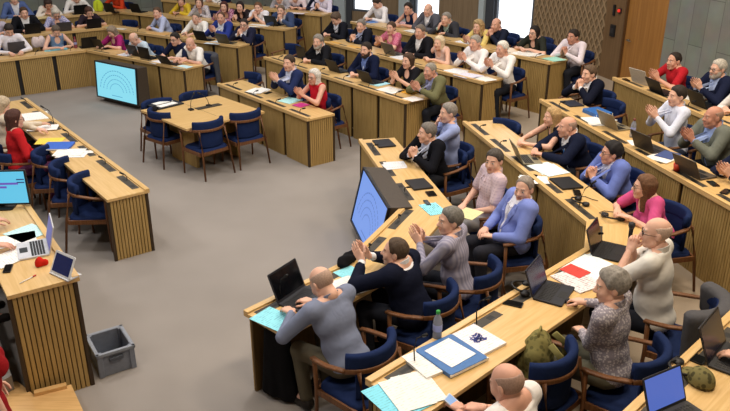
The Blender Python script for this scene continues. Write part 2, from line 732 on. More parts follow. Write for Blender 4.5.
def mixhex(a, b, t=.45):
    return '#' + ''.join('%02x' % round(int(a[i:i + 2], 16) * (1 - t) + int(b[i:i + 2], 16) * t) for i in (1, 3, 5))


def person(key, row, u, v, desc, fem=False, top='shirt', col='#e8e6e2', coat=None, tie=None, pat=None, col2='#ffffff', pants='#23252d',
           hair='short', hc='#3a2c22', skin=0, glasses=False, beard=None, pose='clap', look=None, turn=0.0, sleeve='long', pos=None, stand=False, floor=None, big=1.0,
           hL=None, hR=None, prefer=.60, lookpx=None, chair=True, lean=None, collar=None, hmax=1.27):
    p0, p1, n, zf = ROW[row]
    if floor is not None:
        zf = floor
    if pos is not None:
        H, s_head = Vector(pos), prefer
    else:
        H, s_head = seat_frame(row, u, v, prefer, hmax)
    face = -n
    if turn:
        face = (Matrix.Rotation(math.radians(turn), 3, 'Z') @ Vector((face.x, face.y, 0))).to_2d()
    F = Vector((face.x, face.y, 0)).normalized()
    hz = H.z - zf
    PZ = .56 if not stand else .93
    sc = (.95 if fem else 1.0)
    tot = .635 * sc
    # head height fixes the forward lean of the back
    r = (hz - PZ) / tot
    if r > .99:
        tot = (hz - PZ) / .99
        r = .99
    lean_a = math.acos(max(.72, min(1, r))) if lean is None else math.radians(lean)
    mx = math.radians(26 if pose in ('type', 'desk') else 19)
    if lean_a > mx:
        lean_a = mx
    tot = max(.50, (hz - PZ) / math.cos(lean_a))
    back = tot * math.sin(lean_a)
    pel = Vector((H.x, H.y, 0)) - F * back
    # keep room between belly and desk
    need = DESKDEPTH + .29 - (pel.x * n.x + pel.y * n.y - (p0.x * n.x + p0.y * n.y))
    if need > 0 and row[1] > 0:
        pel = pel + Vector((n.x, n.y, 0)) * need
    rz = math.atan2(F.y, F.x) - PI / 2
    T = Matrix.Translation((pel.x, pel.y, zf)) @ Matrix.Rotation(rz, 4, 'Z')
    Ti = T.inverted()
    Hl = Ti @ H
    P = Vector((0, 0, PZ))
    axis = (Hl - P)
    spine = axis.normalized()
    tot = axis.length
    k = tot / .66
    # spine frame
    zx = spine
    xx = Vector((1, 0, 0))
    xx = (xx - zx * xx.dot(zx)).normalized()
    yx = zx.cross(xx)
    SF = Matrix((xx, yx, zx)).transposed()
    Rn = np.array([list(xx), list(yx), list(zx)])        # rows = local axes
    RT = Rn

    def sp(x, y, z):
        return P + SF @ Vector((x, y, z * k))
    sw = (.152 if fem else .186) * (1 + (big - 1) * .5)
    zd = .75
    yd = (pel.x * n.x + pel.y * n.y - (p0.x * n.x + p0.y * n.y)) - DESKDEPTH     # pelvis to near desk edge
    hb = Hl.z
    wr, hd, pal, hint, hp = {}, {}, {}, {}, 'curl'
    for s in (-1, 1):
        hint[s] = Vector((s * .6, -.35, -1))
        if pose in ('clap', 'claphigh'):
            zc = hb - (.24 if pose == 'clap' else .13)
            yy = Hl.y + (.27 if pose == 'clap' else .30)
            wr[s] = Vector((s * .055, yy - .02, zc))
            hd[s] = Vector((-s * .10, .62, .75))
            pal[s] = Vector((-s, .1, -.05))
            hp = 'flat'
            hint[s] = Vector((s * .9, -.25, -.9))
        elif pose == 'clasp':
            wr[s] = Vector((s * .05, Hl.y + .21, hb - .25))
            hd[s] = Vector((-s * .35, .15, .9))
            pal[s] = Vector((-s, -.2, 0))
            hp = 'grip'
            hint[s] = Vector((s * .6, .3, -1))
        elif pose == 'mouth':
            wr[s] = Vector((s * .045, Hl.y + .16, hb - .17))
            hd[s] = Vector((-s * .30, -.1, .9))
            pal[s] = Vector((-s, -.3, 0))
            hp = 'grip'
            hint[s] = Vector((s * .6, .4, -1))
        elif pose == 'chin' and s == 1:
            wr[s] = Vector((.07, Hl.y + .13, hb - .17))
            hd[s] = Vector((-.35, -.15, .9))
            pal[s] = Vector((-.5, -.9, 0))
            hp = 'grip'
            hint[s] = Vector((.5, .5, -1))
        elif pose == 'lap':
            wr[s] = Vector((s * .10, .27, .68))
            hd[s] = Vector((-s * .7, .7, -.1))
            pal[s] = Vector((0, 0, -1))
            hint[s] = Vector((s, -.5, -.6))
        elif pose == 'type':
            wr[s] = Vector((s * .11, yd + .13, zd + .062))
            hint[s] = Vector((s * .75, -.4, -.5))
            hd[s] = Vector((-s * .2, 1, -.05))
            pal[s] = Vector((0, 0, -1))
        else:
            wr[s] = Vector((s * .10, yd + .11, zd + .058))
            hint[s] = Vector((s * .75, -.4, -.5))
            hd[s] = Vector((-s * .9, .55, 0))
            pal[s] = Vector((0, 0, -1))
    for s, hh in ((-1, hL), (1, hR)):
        if hh is not None:
            w = Ti @ at(hh[0], hh[1], zf + hh[2])
            d0 = Vector((w.x, w.y, 0)) - Vector((s * sw, 0, 0))
            hd[s] = Vector((d0.x, d0.y, -.1)).normalized()
            wr[s] = w - hd[s] * .08 + Vector((0, 0, .02))
            pal[s] = Vector((0, 0, -1))
    sho, elb = {}, {}
    l1, l2 = .30 * sc, .265 * sc
    for s in (-1, 1):
        sho[s] = sp(s * sw, -.005, .497)
        w0 = wr[s].copy()
        for hv in (hint[s], Vector((s * .9, -.4, -.6)), Vector((s, -.4, -.42))):
            elb[s], wr[s] = ik(sho[s], w0, l1, l2, hv)
            bad = row[1] == 0 and False
            for p_, q_, r_ in ((sho[s], elb[s], .062), (elb[s], wr[s], .056)):
                for t_ in (0, .25, .5, .75, 1):
                    c_ = p_ + (q_ - p_) * t_
                    rr_ = r_ - (.022 * t_ if p_ is elb[s] else 0)
                    if c_.y > yd - rr_ and zd - .035 - rr_ < c_.z < zd + rr_ - .004:
                        bad = True
            if not bad:
                break
    # legs
    hip, kne, ank = {}, {}, {}
    for s in (-1, 1):
        hip[s] = Vector((s * .09, .02, .535))
        kne[s] = Vector((s * .13, .41, .53))
        ank[s] = Vector((s * .12, .36, .10))
    if stand:
        for s in (-1, 1):
            hip[s], kne[s], ank[s] = Vector((s * .09, 0, .90)), Vector((s * .10, .02, .50)), Vector((s * .10, -.02, .10))
            wr[s] = Vector((s * .25, .12, .86))
            hd[s] = Vector((0, .3, -1))
            pal[s] = Vector((-s, 0, 0))
            elb[s], wr[s] = ik(sho[s], wr[s], l1, l2, Vector((s, -1, 0)))
    neck0 = sp(0, -.022, .520)
    neck1 = Hl + SF @ Vector((0, -.03, -.10))
    # ---------------- head orientation
    if look == 'down':
        tgt = Vector((0, yd + .22, zd + .1))
    elif look == 'ahead':
        tgt = Hl + Vector((0, 2, -.25))
    elif isinstance(look, tuple):
        a, b = look
        tgt = Hl + Vector((math.sin(math.radians(-a)) * 2, math.cos(math.radians(a)) * 2, b))
    else:
        tgt = Ti @ LOOK
    fw = (tgt - Hl).normalized()
    az = max(-1.15, min(1.15, math.atan2(-fw.x, fw.y)))
    el_ = max(-.75, min(.25, math.asin(fw.z)))
    fw = Vector((-math.sin(az) * math.cos(el_), math.cos(az) * math.cos(el_), math.sin(el_)))
    hx = fw.cross(Vector((0, 0, 1))).normalized()
    hzv = hx.cross(fw)
    hs = 1.0 if not fem else .95
    MH = Matrix.Translation(Hl) @ Matrix((hx, fw, hzv)).transposed().to_4x4() @ Matrix.Scale(hs, 4)
    # ---------------- body
    xs = [sho[-1], sho[1], elb[-1], elb[1], wr[-1], wr[1]]
    lo = (min(-.32, min(p.x for p in xs) - .12), min(-.26, min(p.y for p in xs) - .12), 0)
    hi = (max(.32, max(p.x for p in xs) + .12), max(.62, max(p.y for p in xs) + .12), max(neck1.z + .03, max(p.z for p in xs) + .1))
    bd = Field((lo[0], lo[1], -.02), hi, .019)
    b = big

    def torso(f, g, kk=.045):
        f.ell(P + Vector((0, -.005, .0)), (.155 * b + g, .12 * b + g, .105 + g), RT, k=kk)
        f.ell(sp(0, .015 + .03 * (b - 1), .14), (.135 * b + g, .108 * b * b + g, .16 * k + g), RT, k=kk)
        f.ell(sp(0, .005, .355), ((.135 if fem else .158) * b + g, .108 * b + g, .17 * k + g), RT, k=kk)
        f.cap(sp(-sw + .03, -.008, .487), sp(sw - .03, -.008, .487), .055 + g, k=kk)
        if fem:
            for s in (-1, 1):
                f.ell(sp(s * .065, .10, .27), (.062 + g, .055 + g, .06 + g), RT, k=.03)
        for s in (-1, 1):
            f.cap(neck0 + Vector((0, 0, .02)), sp(s * sw * .8, -.01, .497), .042 + g, .045 + g, k=kk)
    torso(bd, 0)
    for s in (-1, 1):
        bd.cap(sho[s], elb[s], .046 * b, .038 * b, k=.03)
        bd.cap(elb[s], wr[s], .038 * b, .026, k=.012)
        bd.cap(hip[s], kne[s], .078, .055, k=.03)
        bd.cap(kne[s], ank[s], .052, .036, k=.015)
        bd.cap(ank[s], ank[s] + Vector((0, .14, -.06)), .04, .03, k=.02)
    bd.cap(neck0 - SF @ Vector((0, -.01, .04)), neck1, .050 if fem else .056, .050 if fem else .057, k=.03)
    V, Q = bd.mesh()
    vs, qs, ms = [V], [Q], [np.zeros(len(Q), int)]
    off = len(V)
    hv, hq, hm = HEADS[fem]
    A = np.array(MH)
    vs.append(hv @ A[:3, :3].T + A[:3, 3])
    qs.append(hq + off)
    ms.append(hm)
    off += len(hv)
    for s in (-1, 1):
        Y = hd[s].normalized()
        Z = -pal[s]
        Z = (Z - Y * Z.dot(Y)).normalized()
        X = Y.cross(Z)
        v2, q2 = HANDS[hp if not (pose == 'chin' and s == -1) else 'curl']
        v2 = v2 * (.93 if fem else 1.0)
        if s == -1:
            v2 = v2 * np.array([-1, 1, 1])
            q2 = q2[:, ::-1]
        B = np.array([list(X), list(Y), list(Z)])
        vs.append(v2 @ B + np.array(wr[s]))
        qs.append(q2 + off)
        ms.append(np.zeros(len(q2), int))
        off += len(v2)
    V, Q, M = np.concatenate(vs), np.concatenate(qs), np.concatenate(ms)
    sk = SKINS[skin]
    me = new_mesh('person', V, Q, [plain(sk, .55, noise=.05, scale=14), plain('#e9e4dd', .3, noise=.01), plain('#2a1c14', .3), plain('#b97a6a', .5), plain(hc if hc else sk, .8)], M, True)
    root = link('person', me)
    root.matrix_world = T
    tag(root, 'person ' + desc, 'person', None if stand else 'councillors seated at the desks')
    # ---------------- clothes
    SL = {'long': 2, 'short': 1, 'none': 0}[sleeve]

    def garment(name, g, mat, arms, ag, h=.0145, vcut=None, hem=.50, armend=.95, neck=.62):
        f = Field((lo[0] - .04, lo[1] - .04, .40), (hi[0] + .04, min(hi[1] + .04, .9), hi[2]), h)
        torso(f, g)
        if arms:
            for s in (-1, 1):
                if arms == 2:
                    e = elb[s] + (wr[s] - elb[s]) * armend
                    f.cap(sho[s], elb[s], .058 * b + ag, .049 * b + ag, k=.035)
                    f.cap(elb[s], e, .047 * b + ag, .033 + ag, k=.015)
                else:
                    e = sho[s] + (elb[s] - sho[s]) * .72
                    f.cap(sho[s], e, .060 * b + ag, .058 * b + ag, k=.035)
        x, y, z = f.grid()
        q = [RT[i][0] * (x - P.x) + RT[i][1] * (y - P.y) + RT[i][2] * (z - P.z) for i in range(3)]
        if arms == 0:
            f.D = np.maximum(f.D, (np.abs(q[0]) - sw * .90) * .8)
        f.D = np.maximum(f.D, (hem - z))
        nd = neck1 - neck0
        f.cap(neck0 - SF @ Vector((0, 0, .03)), neck0 + nd * .5, .062 + g * .7, .056 + g * .7, k=.03)
        nl = nd.normalized()
        cp = neck0 + nd * (neck if not vcut else .22)
        rel = [x - cp.x, y - cp.y, z - cp.z]
        hgt = rel[0] * nl.x + rel[1] * nl.y + rel[2] * nl.z
        dax = np.sqrt(np.maximum(0, rel[0] ** 2 + rel[1] ** 2 + rel[2] ** 2 - hgt ** 2))
        f.D = np.maximum(f.D, np.minimum(hgt, .115 - dax)).astype(np.float32)
        if vcut:
            zt = q[2] / k
            w = vcut + np.clip(zt - .19, 0, 1) * .20
            f.D = np.maximum(f.D, np.minimum(w - np.abs(q[0]), q[1] - .01) * .8).astype(np.float32)
        if name in ('blouse', 'top') or (name == 'tee_shirt' and fem):
            f.ell(sp(0, .10, .475), (.06, .09, .075), RT, k=.01, sub=True)
        def front(xl, zl, lift):
            for yl in np.arange(.34, -.2, -.006):
                w_ = sp(xl, float(yl), zl)
                i_ = [int(round((w_[a_] - f.lo[a_]) / f.h)) for a_ in range(3)]
                if all(0 <= i_[a_] < f.n[a_] for a_ in range(3)) and f.D[i_[0], i_[1], i_[2]] < 0.003:
                    return sp(xl, float(yl) + lift, zl)
            return sp(xl, .1, zl)
        strips = []
        if vcut:
            for s_ in (-1, 1):
                rows_ = []
                for i_ in range(8):
                    zl = .508 - (.508 - .165) * i_ / 7
                    w0 = vcut + max(0, zl - .19) * .20 + .004
                    wd = (.030, .048, .062, .058, .046, .034, .02, .006)[i_]
                    rows_.append([front(s_ * (w0 + wd * t_), zl, .009) for t_ in (0, .5, 1)])
                strips.append(rows_)
        elif name == 'shirt' or name == 'polo_shirt':
            rows_ = [[front(x_, .455 - .05 * i_, .004) for x_ in (-.016, 0, .016)] for i_ in range(8 if name == 'shirt' else 3)]
            strips.append(rows_)
            for s_ in (-1, 1):
                strips.append([[front(s_ * (.012 + .028 * t_ + .012 * i_), .502 - .022 * i_, .010) for t_ in (0, .5, 1)] for i_ in range(3)])
        Vq, Qq = f.mesh()
        og = link(name, new_mesh(name, Vq, Qq, [mat], None, True), root)
        for st in strips:
            mb = MB()
            P_ = [q_ for r_ in st for q_ in r_]
            P2 = [q_ - SF @ Vector((0, .012, 0)) for q_ in P_]
            m_ = len(P_)
            Fq = []
            for i_ in range(len(st) - 1):
                for j_ in range(2):
                    q4 = [i_ * 3 + j_, i_ * 3 + j_ + 1, (i_ + 1) * 3 + j_ + 1, (i_ + 1) * 3 + j_]
                    Fq.append(q4)
                    Fq.append([q_ + m_ for q_ in q4[::-1]])
                for j_ in (0, 2):
                    Fq.append([i_ * 3 + j_, (i_ + 1) * 3 + j_, (i_ + 1) * 3 + j_ + m_, i_ * 3 + j_ + m_])
            mb.add(P_ + P2, Fq)
            mb.build('lapel' if vcut else ('placket' if st is strips[0] else 'collar_point'), mat, og)
        return og
    nm = {'shirt': 'shirt', 'tee': 'tee_shirt', 'blouse': 'blouse', 'top': 'top', 'polo': 'polo_shirt', 'dress': 'dress'}[top]
    sm = cloth(col, pat, col2, 60)
    garment(nm, .012, sm, SL, 0, hem=.47, neck=.62 if top in ('shirt', 'polo') else .30)
    if top in ('shirt', 'polo') and collar is not False:
        mb = MB()
        pts = []
        rr = .068 if fem else .072
        for i in range(13):
            a = math.radians(115 + 310 * i / 12)
            pts.append(neck0 + (neck1 - neck0) * .52 + SF @ Vector((rr * math.cos(a), .004 + rr * math.sin(a), -.018 * math.sin(a))))
        mb.sweep(pts, [(-.004, -.024), (.006, -.024), (.004, .022), (-.004, .022)])
        mb.build('collar', sm, root)
    if coat:
        garment('jacket', .026, cloth(coat), 2, .010, vcut=.016, hem=.46, armend=.90)
    if tie:
        mb = MB()
        rings = []
        for i in range(9):
            t = i / 8
            zz = .478 - .32 * t
            w = .012 + .018 * t
            yb = .005 + .118 * b + (.012 if not fem else .03) - .055 * max(0, 1 - t * 2.2) ** 1.5
            c = sp(0, yb, zz)
            rings.append([c + SF @ Vector((a * w, bq, 0)) for a, bq in ((-1, 0), (0, .007), (1, 0), (0, -.02))])
        mb.loft(rings)
        mb.build('tie', cloth(tie), root, smooth=False)
    f = Field((-.3, -.2, .08), (.3, .58, .68), .019)
    f.ell(P + Vector((0, -.005, -.005)), (.163 * b, .128 * b, .105), k=.04)
    if stand:
        f = Field((-.34, -.3, .06), (.34, .3, 1.05), .02)
        f.cap((0, 0, .86), (0, 0, .50), .16, .23, k=.03)
        f.ell(P, (.17, .14, .12), k=.04)
    for s in (-1, 1) if not stand else ():
        f.cap(hip[s], kne[s], .088, .068, k=.035)
        f.cap(kne[s], ank[s], .066, .052, k=.02)
    Vq, Qq = f.mesh()
    link('skirt' if stand else 'trousers', new_mesh('trousers', Vq, Qq, [cloth(pants)], None, True), root)
    for s in (-1, 1):
        f = Field((-.07, -.1, -.03), (.07, .26, .14), .014)
        f.cap((0, 0, .07), (0, -.02, .045), .046, .048, k=.02)
        f.cap((0, -.02, .045), (s * .012, .16, .035), .047, .040, k=.02)
        x, y, z = f.grid()
        f.D = np.maximum(f.D, .004 - z + 0 * x + 0 * y).astype(np.float32)
        smooth_obj('shoe', f, plain('#1c1715', .4), root, (ank[s].x, ank[s].y, 0))
    # ---------------- hair and face extras
    def onhead(name, me0, mat):
        o = link(name, me0, root, mw=MH)
        o.material_slots[0].link = 'OBJECT'
        o.material_slots[0].material = mat
        return o
    if hair:
        onhead('hair', hair_mesh(hair), plain(hc, .75, noise=.28, scale=55, bump=.25) if hair != 'fringe' else plain(mixhex(hc, SKINS[skin]), .75, noise=.16, scale=90))
    if beard:
        onhead('beard', beard_mesh(), plain(beard, .85, noise=.25, scale=80, bump=.2))
    if glasses:
        onhead('glasses', glasses_mesh(), BLACK)
    PEOPLE[key] = dict(pel=pel, rz=rz, zf=zf, T=T, root=root, desc=desc)
    return root
# ------------------------------------------------------------------ chairs


def make_chair():
    root = empty('armchair', (0, 0, 0))
    mb = MB()
    prof = [(.0, .405, .44), (.02, .40, .46), (.045, .412, .475), (.065, .405, .465), (.078, .36, .40)]
    rings = [[(x * w / .5, y * d / .5 + .015, 0.352 + z) for x, y in rrect(.5, .5, .11, 4)] for z, w, d in [(.0, .47, .45), (.015, .495, .475), (.05, .50, .48), (.07, .475, .455), (.08, .40, .38)]]
    mb.loft(rings).build('seat', NAVY, root, smooth=True)
    arc = [math.radians(-148 + 116 * i / 16) for i in range(17)]

    def arcpath(r, z, dy=.09, q=arc):
        return [(r * math.cos(a), dy + r * math.sin(a), z) for a in q]
    mb = MB()
    mb.sweep(arcpath(.287, .758), [(p[0], p[1]) for p in rrect(.062, .135, .028, 4)])
    mb.sweep(arcpath(.279, .575, q=arc[2:-2]), [(p[0], p[1]) for p in rrect(.034, .27, .015, 3)])
    mb.build('backrest', NAVY, root, smooth=True)
    mb = MB()
    mb.sweep(arcpath(.316, .700), rrect(.024, .040, .008, 2))
    mb.build('back_rail', CHAIRWOOD, root, smooth=True)
    for s in (-1, 1):
        mb = MB()
        a = arc[-1] if s > 0 else arc[0]
        e = (0.316 * math.cos(a), .09 + 0.316 * math.sin(a), .70)
        mb.sweep([(s * .262, .26, .655), (s * .276, .20, .662), (s * .284, .08, .675), (e[0] * 1.02, e[1] + .04, .695), e], rrect(.045, .024, .009, 2))
        mb.build('armrest', CHAIRWOOD, root, smooth=True)
        mb = MB()
        mb.tube([(s * .262, .235, 0), (s * .260, .225, .40), (s * .265, .235, .655)], .013, 8, r2=.019)
        mb.build('leg', CHAIRWOOD, root, smooth=True)
        mb = MB()
        mb.tube([(s * .255, -.29, 0), (s * .228, -.235, .40), (s * .215, -.165, .70)], .013, 8, r2=.018)
        mb.build('leg', CHAIRWOOD, root, smooth=True)
    mb = MB()
    for c, d in (((0, .225, .375), (.54, .022, .05)), ((0, -.215, .375), (.47, .022, .05)), ((-.255, .01, .375), (.022, .44, .05)), ((.255, .01, .375), (.022, .44, .05))):
        mb.box(c, d)
    mb.build('seat_frame', CHAIRWOOD, root)
    return root


CHAIR0 = make_chair()
chair_used = [False]


def chair(x, y, z, rz, label):
    o = CHAIR0
    if chair_used[0]:
        o = copy_tree(CHAIR0)
    chair_used[0] = True
    o.location = (x, y, z)
    o.rotation_euler = (0, 0, rz)
    tag(o, label, 'chair', 'navy wooden armchairs')
    return o


# ------------------------------------------------------------------ desks


SMALLMICS = []


def norml(a, b):
    d = (b - a).normalized()
    return Vector((-d.y, d.x))


def desk_run(label, pts, zf, rows, drop=0.15, depth=DESKDEPTH, h=.75, mics=(), plen=1.15, ends=(True, True), name='council_desk', con=True, conlen=.52, gap=.055):
    """a continuous straight or angled bench; pts run along its front edge, people sit on the left of that direction"""
    pts = [Vector(p) for p in pts]
    root = empty(name, (pts[0].x, pts[0].y, zf))
    O = pts[0]
    q = [p - O for p in pts]
    ns = [norml(q[i], q[i + 1]) for i in range(len(q) - 1)]

    def off(i, t):
        if i == 0:
            return q[0] + ns[0] * t
        if i == len(q) - 1:
            return q[-1] + ns[-1] * t
        m = (ns[i - 1] + ns[i]).normalized()
        return q[i] + m * (t / max(.3, m.dot(ns[i])))
    for i in range(len(q) - 1):
        ROW[rows[i]] = (pts[i], pts[i + 1], ns[i], zf)
        d = (q[i + 1] - q[i])
        L = d.length
        d = d / L
        rz = math.atan2(d.y, d.x)

        def loc(p):          # plan point -> along/across coordinates of this section
            w = p - q[i]
            return (w.dot(d), w.dot(ns[i]))
        a0, b0, a1, b1 = loc(off(i, 0)), loc(off(i, depth)), loc(off(i + 1, 0)), loc(off(i + 1, depth))
        mb = MB()
        mb.prism([a0, a1, b1, b0], h - .035, h)
        f1, f2 = loc(off(i, .055)), loc(off(i + 1, .055))
        mb.prism([a0, a1, f2, f1], h, h + .018)
        mb.build('worktop', TOP, root, (q[i].x, q[i].y, 0), rz, bevel=.004)
        # reeded front panels with dark joints between them
        x0, x1 = loc(off(i, .03))[0], loc(off(i + 1, .03))[0]
        e0 = .03 if i == 0 else .0
        e1 = .03 if i == len(q) - 2 else .0
        x0 += e0
        x1 -= e1
        n = max(1, round((x1 - x0) / plen))
        w = ((x1 - x0) - gap * (n - 1)) / n
        for k in range(n):
            s0 = x0 + k * (w + gap)
            mb = MB()
            zb = -drop
            mb.box((s0 + w / 2, .055, (h - .035 + zb) / 2), (w, .02, h - .035 - zb), mat=1)
            nr = max(2, int(w / .036))
            pt = w / nr
            for r in range(nr):
                mb.box((s0 + pt * (r + .5), .037, (h - .035 + zb) / 2), (pt * .76, .017, h - .036 - zb))
            mb.build('front_panel', [PANEL, BACKING], root, (q[i].x, q[i].y, 0), rz)
            if k < n - 1:
                mb = MB()
                mb.box((s0 + w + gap / 2, .075, (h - .035 - drop) / 2), (gap + .02, .02, h - .036 + drop))
                mb.build('joint_post', DARK, root, (q[i].x, q[i].y, 0), rz)
        # sunken voting consoles
        if con:
            nc = max(1, round((x1 - x0) / .72))
            for k in range(nc):
                cx = x0 + (x1 - x0) * (k + .5) / nc
                mb = MB()
                mb.box((cx, .108, h - .0012), (conlen, .085, .004))
                mb.box((cx - conlen * .3, .108, h - .0009), (.06, .045, .004), mat=1)
                mb.box((cx + conlen * .18, .108, h - .0009), (.10, .03, .004), mat=1)
                co = mb.build('control_console', [CONSOLE, BLACK], root, (q[i].x, q[i].y, 0), rz)
                tall = (i, k) in mics
                m = MB()
                if tall:
                    pth = [(cx, .10, h + .01), (cx + .01, .10, h + .12), (cx + .02, .13, h + .22), (cx + .03, .19, h + .27)]
                else:
                    pth = [(cx + .03, .10, h + .012), (cx + .04, .095, h + .045), (cx + .055, .10, h + .07), (cx + .075, .115, h + .078)]
                m.tube(pth, .005, 6)
                e = Vector(pth[-1])
                dv = (e - Vector(pth[-2])).normalized()
                m.tube([e, e + dv * .05], .011, 8)
                mo_ = m.build('microphone', BLACK, co, smooth=True)
                if not tall:
                    SMALLMICS.append((mo_, Matrix.Rotation(rz, 3, 'Z') @ Vector((cx + .04, .10, 0)) + Vector((q[i].x + O.x, q[i].y + O.y, zf + h))))
    for i, on in ((0, ends[0]), (len(q) - 1, ends[1])):
        if not on:
            continue
        nn = ns[0] if i == 0 else ns[-1]
        dd = Vector((nn.y, -nn.x)) * (1 if i == 0 else -1)      # inward along the run
        c = q[i] + dd * .045
        rz = math.atan2(nn.y, nn.x)
        mb = MB()
        wz = h - .035 + drop
        mb.box((depth / 2 + .015, 0, (h - .035 - drop) / 2), (depth - .05, .022, wz), mat=1)
        sg = 1 if i == 0 else -1
        nr = int((depth - .08) / .036)
        pt = (depth - .08) / nr
        for r in range(nr if on != 'open' else 0):
            mb.box((.052 + pt * (r + .5), sg * .018, (h - .035 - drop) / 2), (pt * .76, .016, wz - .002))
        mb.build('end_panel', [PANEL, BACKING], root, (c.x, c.y, 0), rz)
        if on != 'open':
            for px_ in (.034, depth - .012):
                mb = MB()
                mb.box((px_, sg * .016, (h - .035 - drop) / 2), (.03, .03, wz - .001))
                mb.build('corner_post', DARKWOOD, root, (c.x, c.y, 0), rz)
    tag(root, label, 'desk')
    return root


# ------------------------------------------------------------------ things that lie on the desks
def place(row, u, v, h=.75, zoff=.002):
    p0, p1, n, zf = ROW[row]
    p = at(u, v, zf + h + zoff)
    rz = math.atan2(-n.y, -n.x) - PI / 2        # local +Y looks to the front edge, away from the sitter
    return p, rz


def laptop(row, u, v, label, col='#202126', screen=None, ang=105, rot=0.0, w=.33, d=.23, h=.75, group='open laptops on the desks', sm=None):
    p, rz = place(row, u, v, h)
    o = empty('laptop', p, rz + math.radians(rot))
    c = plain(col, .45, .2)
    mb = MB()
    mb.loft([[(x, y, z) for x, y in rrect(w, d, .012)] for z in (0.0, .014)])
    mb.build('base', c, o)
    mb = MB()
    cols, rws = 12, 5
    for i in range(cols):
        for j in range(rws):
            mb.box((-w * .44 + w * .88 * (i + .5) / cols, -d * .08 + d * .46 * (j + .5) / rws, .0145), (w * .88 / cols * .82, d * .46 / rws * .8, .003))
    mb.box((0, -d * .30, .0142), (w * .30, d * .26, .001))
    mb.build('keyboard', plain('#15161a', .5), o)
    a = math.radians(ang - 90)
    M = Matrix.Rotation(-a, 4, 'X')
    lid = link('screen_lid', MB().mesh('x', c), o)
    mb = MB()
    mb.sweep([(0, -.004, 0), (0, .004, 0)], [(x, y + d / 2) for x, y in rrect(w, d, .01)])
    lid.data = mb.mesh('screen_lid', c)
    lid.location = (0, d / 2, .012)
    lid.rotation_euler = (-a, 0, 0)
    mb = MB()
    mb.box((0, -.0045, d / 2 + .004), (w * .93, .002, d * .86))
    s = mb.build('screen', sm or (glow('screen_' + (screen or 'off'), screen, .8) if screen else plain('#0b0c10', .15)), lid)
    tag(o, label, 'laptop', group)
    return o


def sheet(row, u, v, label, col='#eeeeea', w=.21, d=.297, t=.003, rot=0.0, name='paper_sheet', cat='paper', h=.75, zoff=.002, mat=None, group='papers on the desks', n=1, ink=None):
    p, rz = place(row, u, v, h, zoff)
    mb = MB()
    for i in range(n):
        a = random.uniform(-.25, .25) if n > 1 else 0
        dx, dy = (random.uniform(-.06, .06), random.uniform(-.05, .05)) if n > 1 else (0, 0)
        mb.box((dx, dy, t * (i + .5)), (w, d, t * .98), a)
    o = mb.build(name, mat or paper_mat(col, ink), None, p, rz + math.radians(rot))
    tag(o, label, cat, group)
    return o


def folder(row, u, v, label, col, w=.24, d=.32, t=.03, rot=0, top=None, h=.75, name='folder', cat='folder'):
    p, rz = place(row, u, v, h)
    o = empty(name, p, rz + math.radians(rot))
    c = plain(col, .45)
    mb = MB()
    mb.loft([[(x, y, z) for x, y in rrect(w, d, .02)] for z in (0, t)])
    mb.build('cover', c, o, bevel=.004)
    mb = MB()
    mb.box((.004, -.004, t / 2), (w * .985 + .006, d * .985, t * .6))
    mb.build('pages', plain('#eceae4', .8), o)
    if top:
        mb = MB()
        mb.box((0, .01, t + .002), (w * .7, d * .7, .003), .08)
        mb.build('cover_sheet', paper_mat(top), o)
    tag(o, label, cat)
    return o


def phone(row, u, v, label, rot=0, h=.75, col='#101013', w=.075, d=.15):
    p, rz = place(row, u, v, h)
    o = empty('mobile_phone', p, rz + math.radians(rot))
    MB().loft([[(x, y, z) for x, y in rrect(w, d, .01)] for z in (0, .009)]).build('case', plain(col, .3), o)
    mb = MB()
    mb.box((0, 0, .0095), (w * .88, d * .9, .001))
    mb.build('screen', plain('#07080b', .1), o)
    tag(o, label, 'phone', 'phones and small black devices on the desks')
    return o


def bottle(row, u, v, label, cap_='#2e9b45', h=.75, body='#b9bfd0', hh=.24):
    p, rz = place(row, u, v, h)
    o = empty('water_bottle', p, rz)
    m, nt, b = (None, None, None)
    key = ('bottle', body)
    if key not in MATS:
        m, nt, b = nodes('clear_plastic')
        b.inputs['Base Color'].default_value = lin(body)
        b.inputs['Roughness'].default_value = .12
        b.inputs['Transmission Weight'].default_value = .55
        b.inputs['IOR'].default_value = 1.2
        MATS[key] = m
    k = hh / .24
    mb = MB()
    mb.lathe([(.001, 0), (.030, .001), (.033, .01), (.032, .05), (.030, .06), (.033, .07), (.033, .14), (.026, .175), (.013, .20), (.012, .212 * 1)], n=16)
    mb.build('body', MATS[key], o, smooth=True).scale = (k, k, k)
    mb = MB()
    mb.lathe([(.0335, .075), (.0338, .076), (.0338, .125), (.0335, .126)], n=16)
    mb.build('wrapper', plain('#8f98c8', .4), o, smooth=True).scale = (k, k, k)
    mb = MB()
    mb.lathe([(.001, .207), (.015, .208), (.015, .228), (.013, .232), (.001, .233)], n=14)
    mb.build('bottle_cap', plain(cap_, .4), o, smooth=True).scale = (k, k, k)
    tag(o, label, 'bottle')
    return o


def headset(row, u, v, label, rot=0, h=.75):
    p, rz = place(row, u, v, h)
    o = empty('headset', p, rz + math.radians(rot))
    mb = MB()
    mb.tube([(.08 * math.cos(a), .09 * math.sin(a), .03 + .015 * math.sin(a)) for a in [PI * i / 12 for i in range(13)]], .009, 8)
    mb.build('headband', BLACK, o, smooth=True)
    for s in (-1, 1):
        MB().lathe([(.001, 0), (.034, .002), (.038, .015), (.034, .03), (.001, .034)], (s * .08, -.02, .002), 14).build('ear_cup', plain('#1e1e22', .5), o, smooth=True)
    mb = MB()
    mb.tube([(.10, -.02, .01), (.15, -.06, .006), (.13, -.13, .006), (.05, -.16, .006), (.0, -.20, .006)], .0035, 6)
    mb.build('cable', BLACK, o, smooth=True)
    tag(o, label, 'headset')
    return o


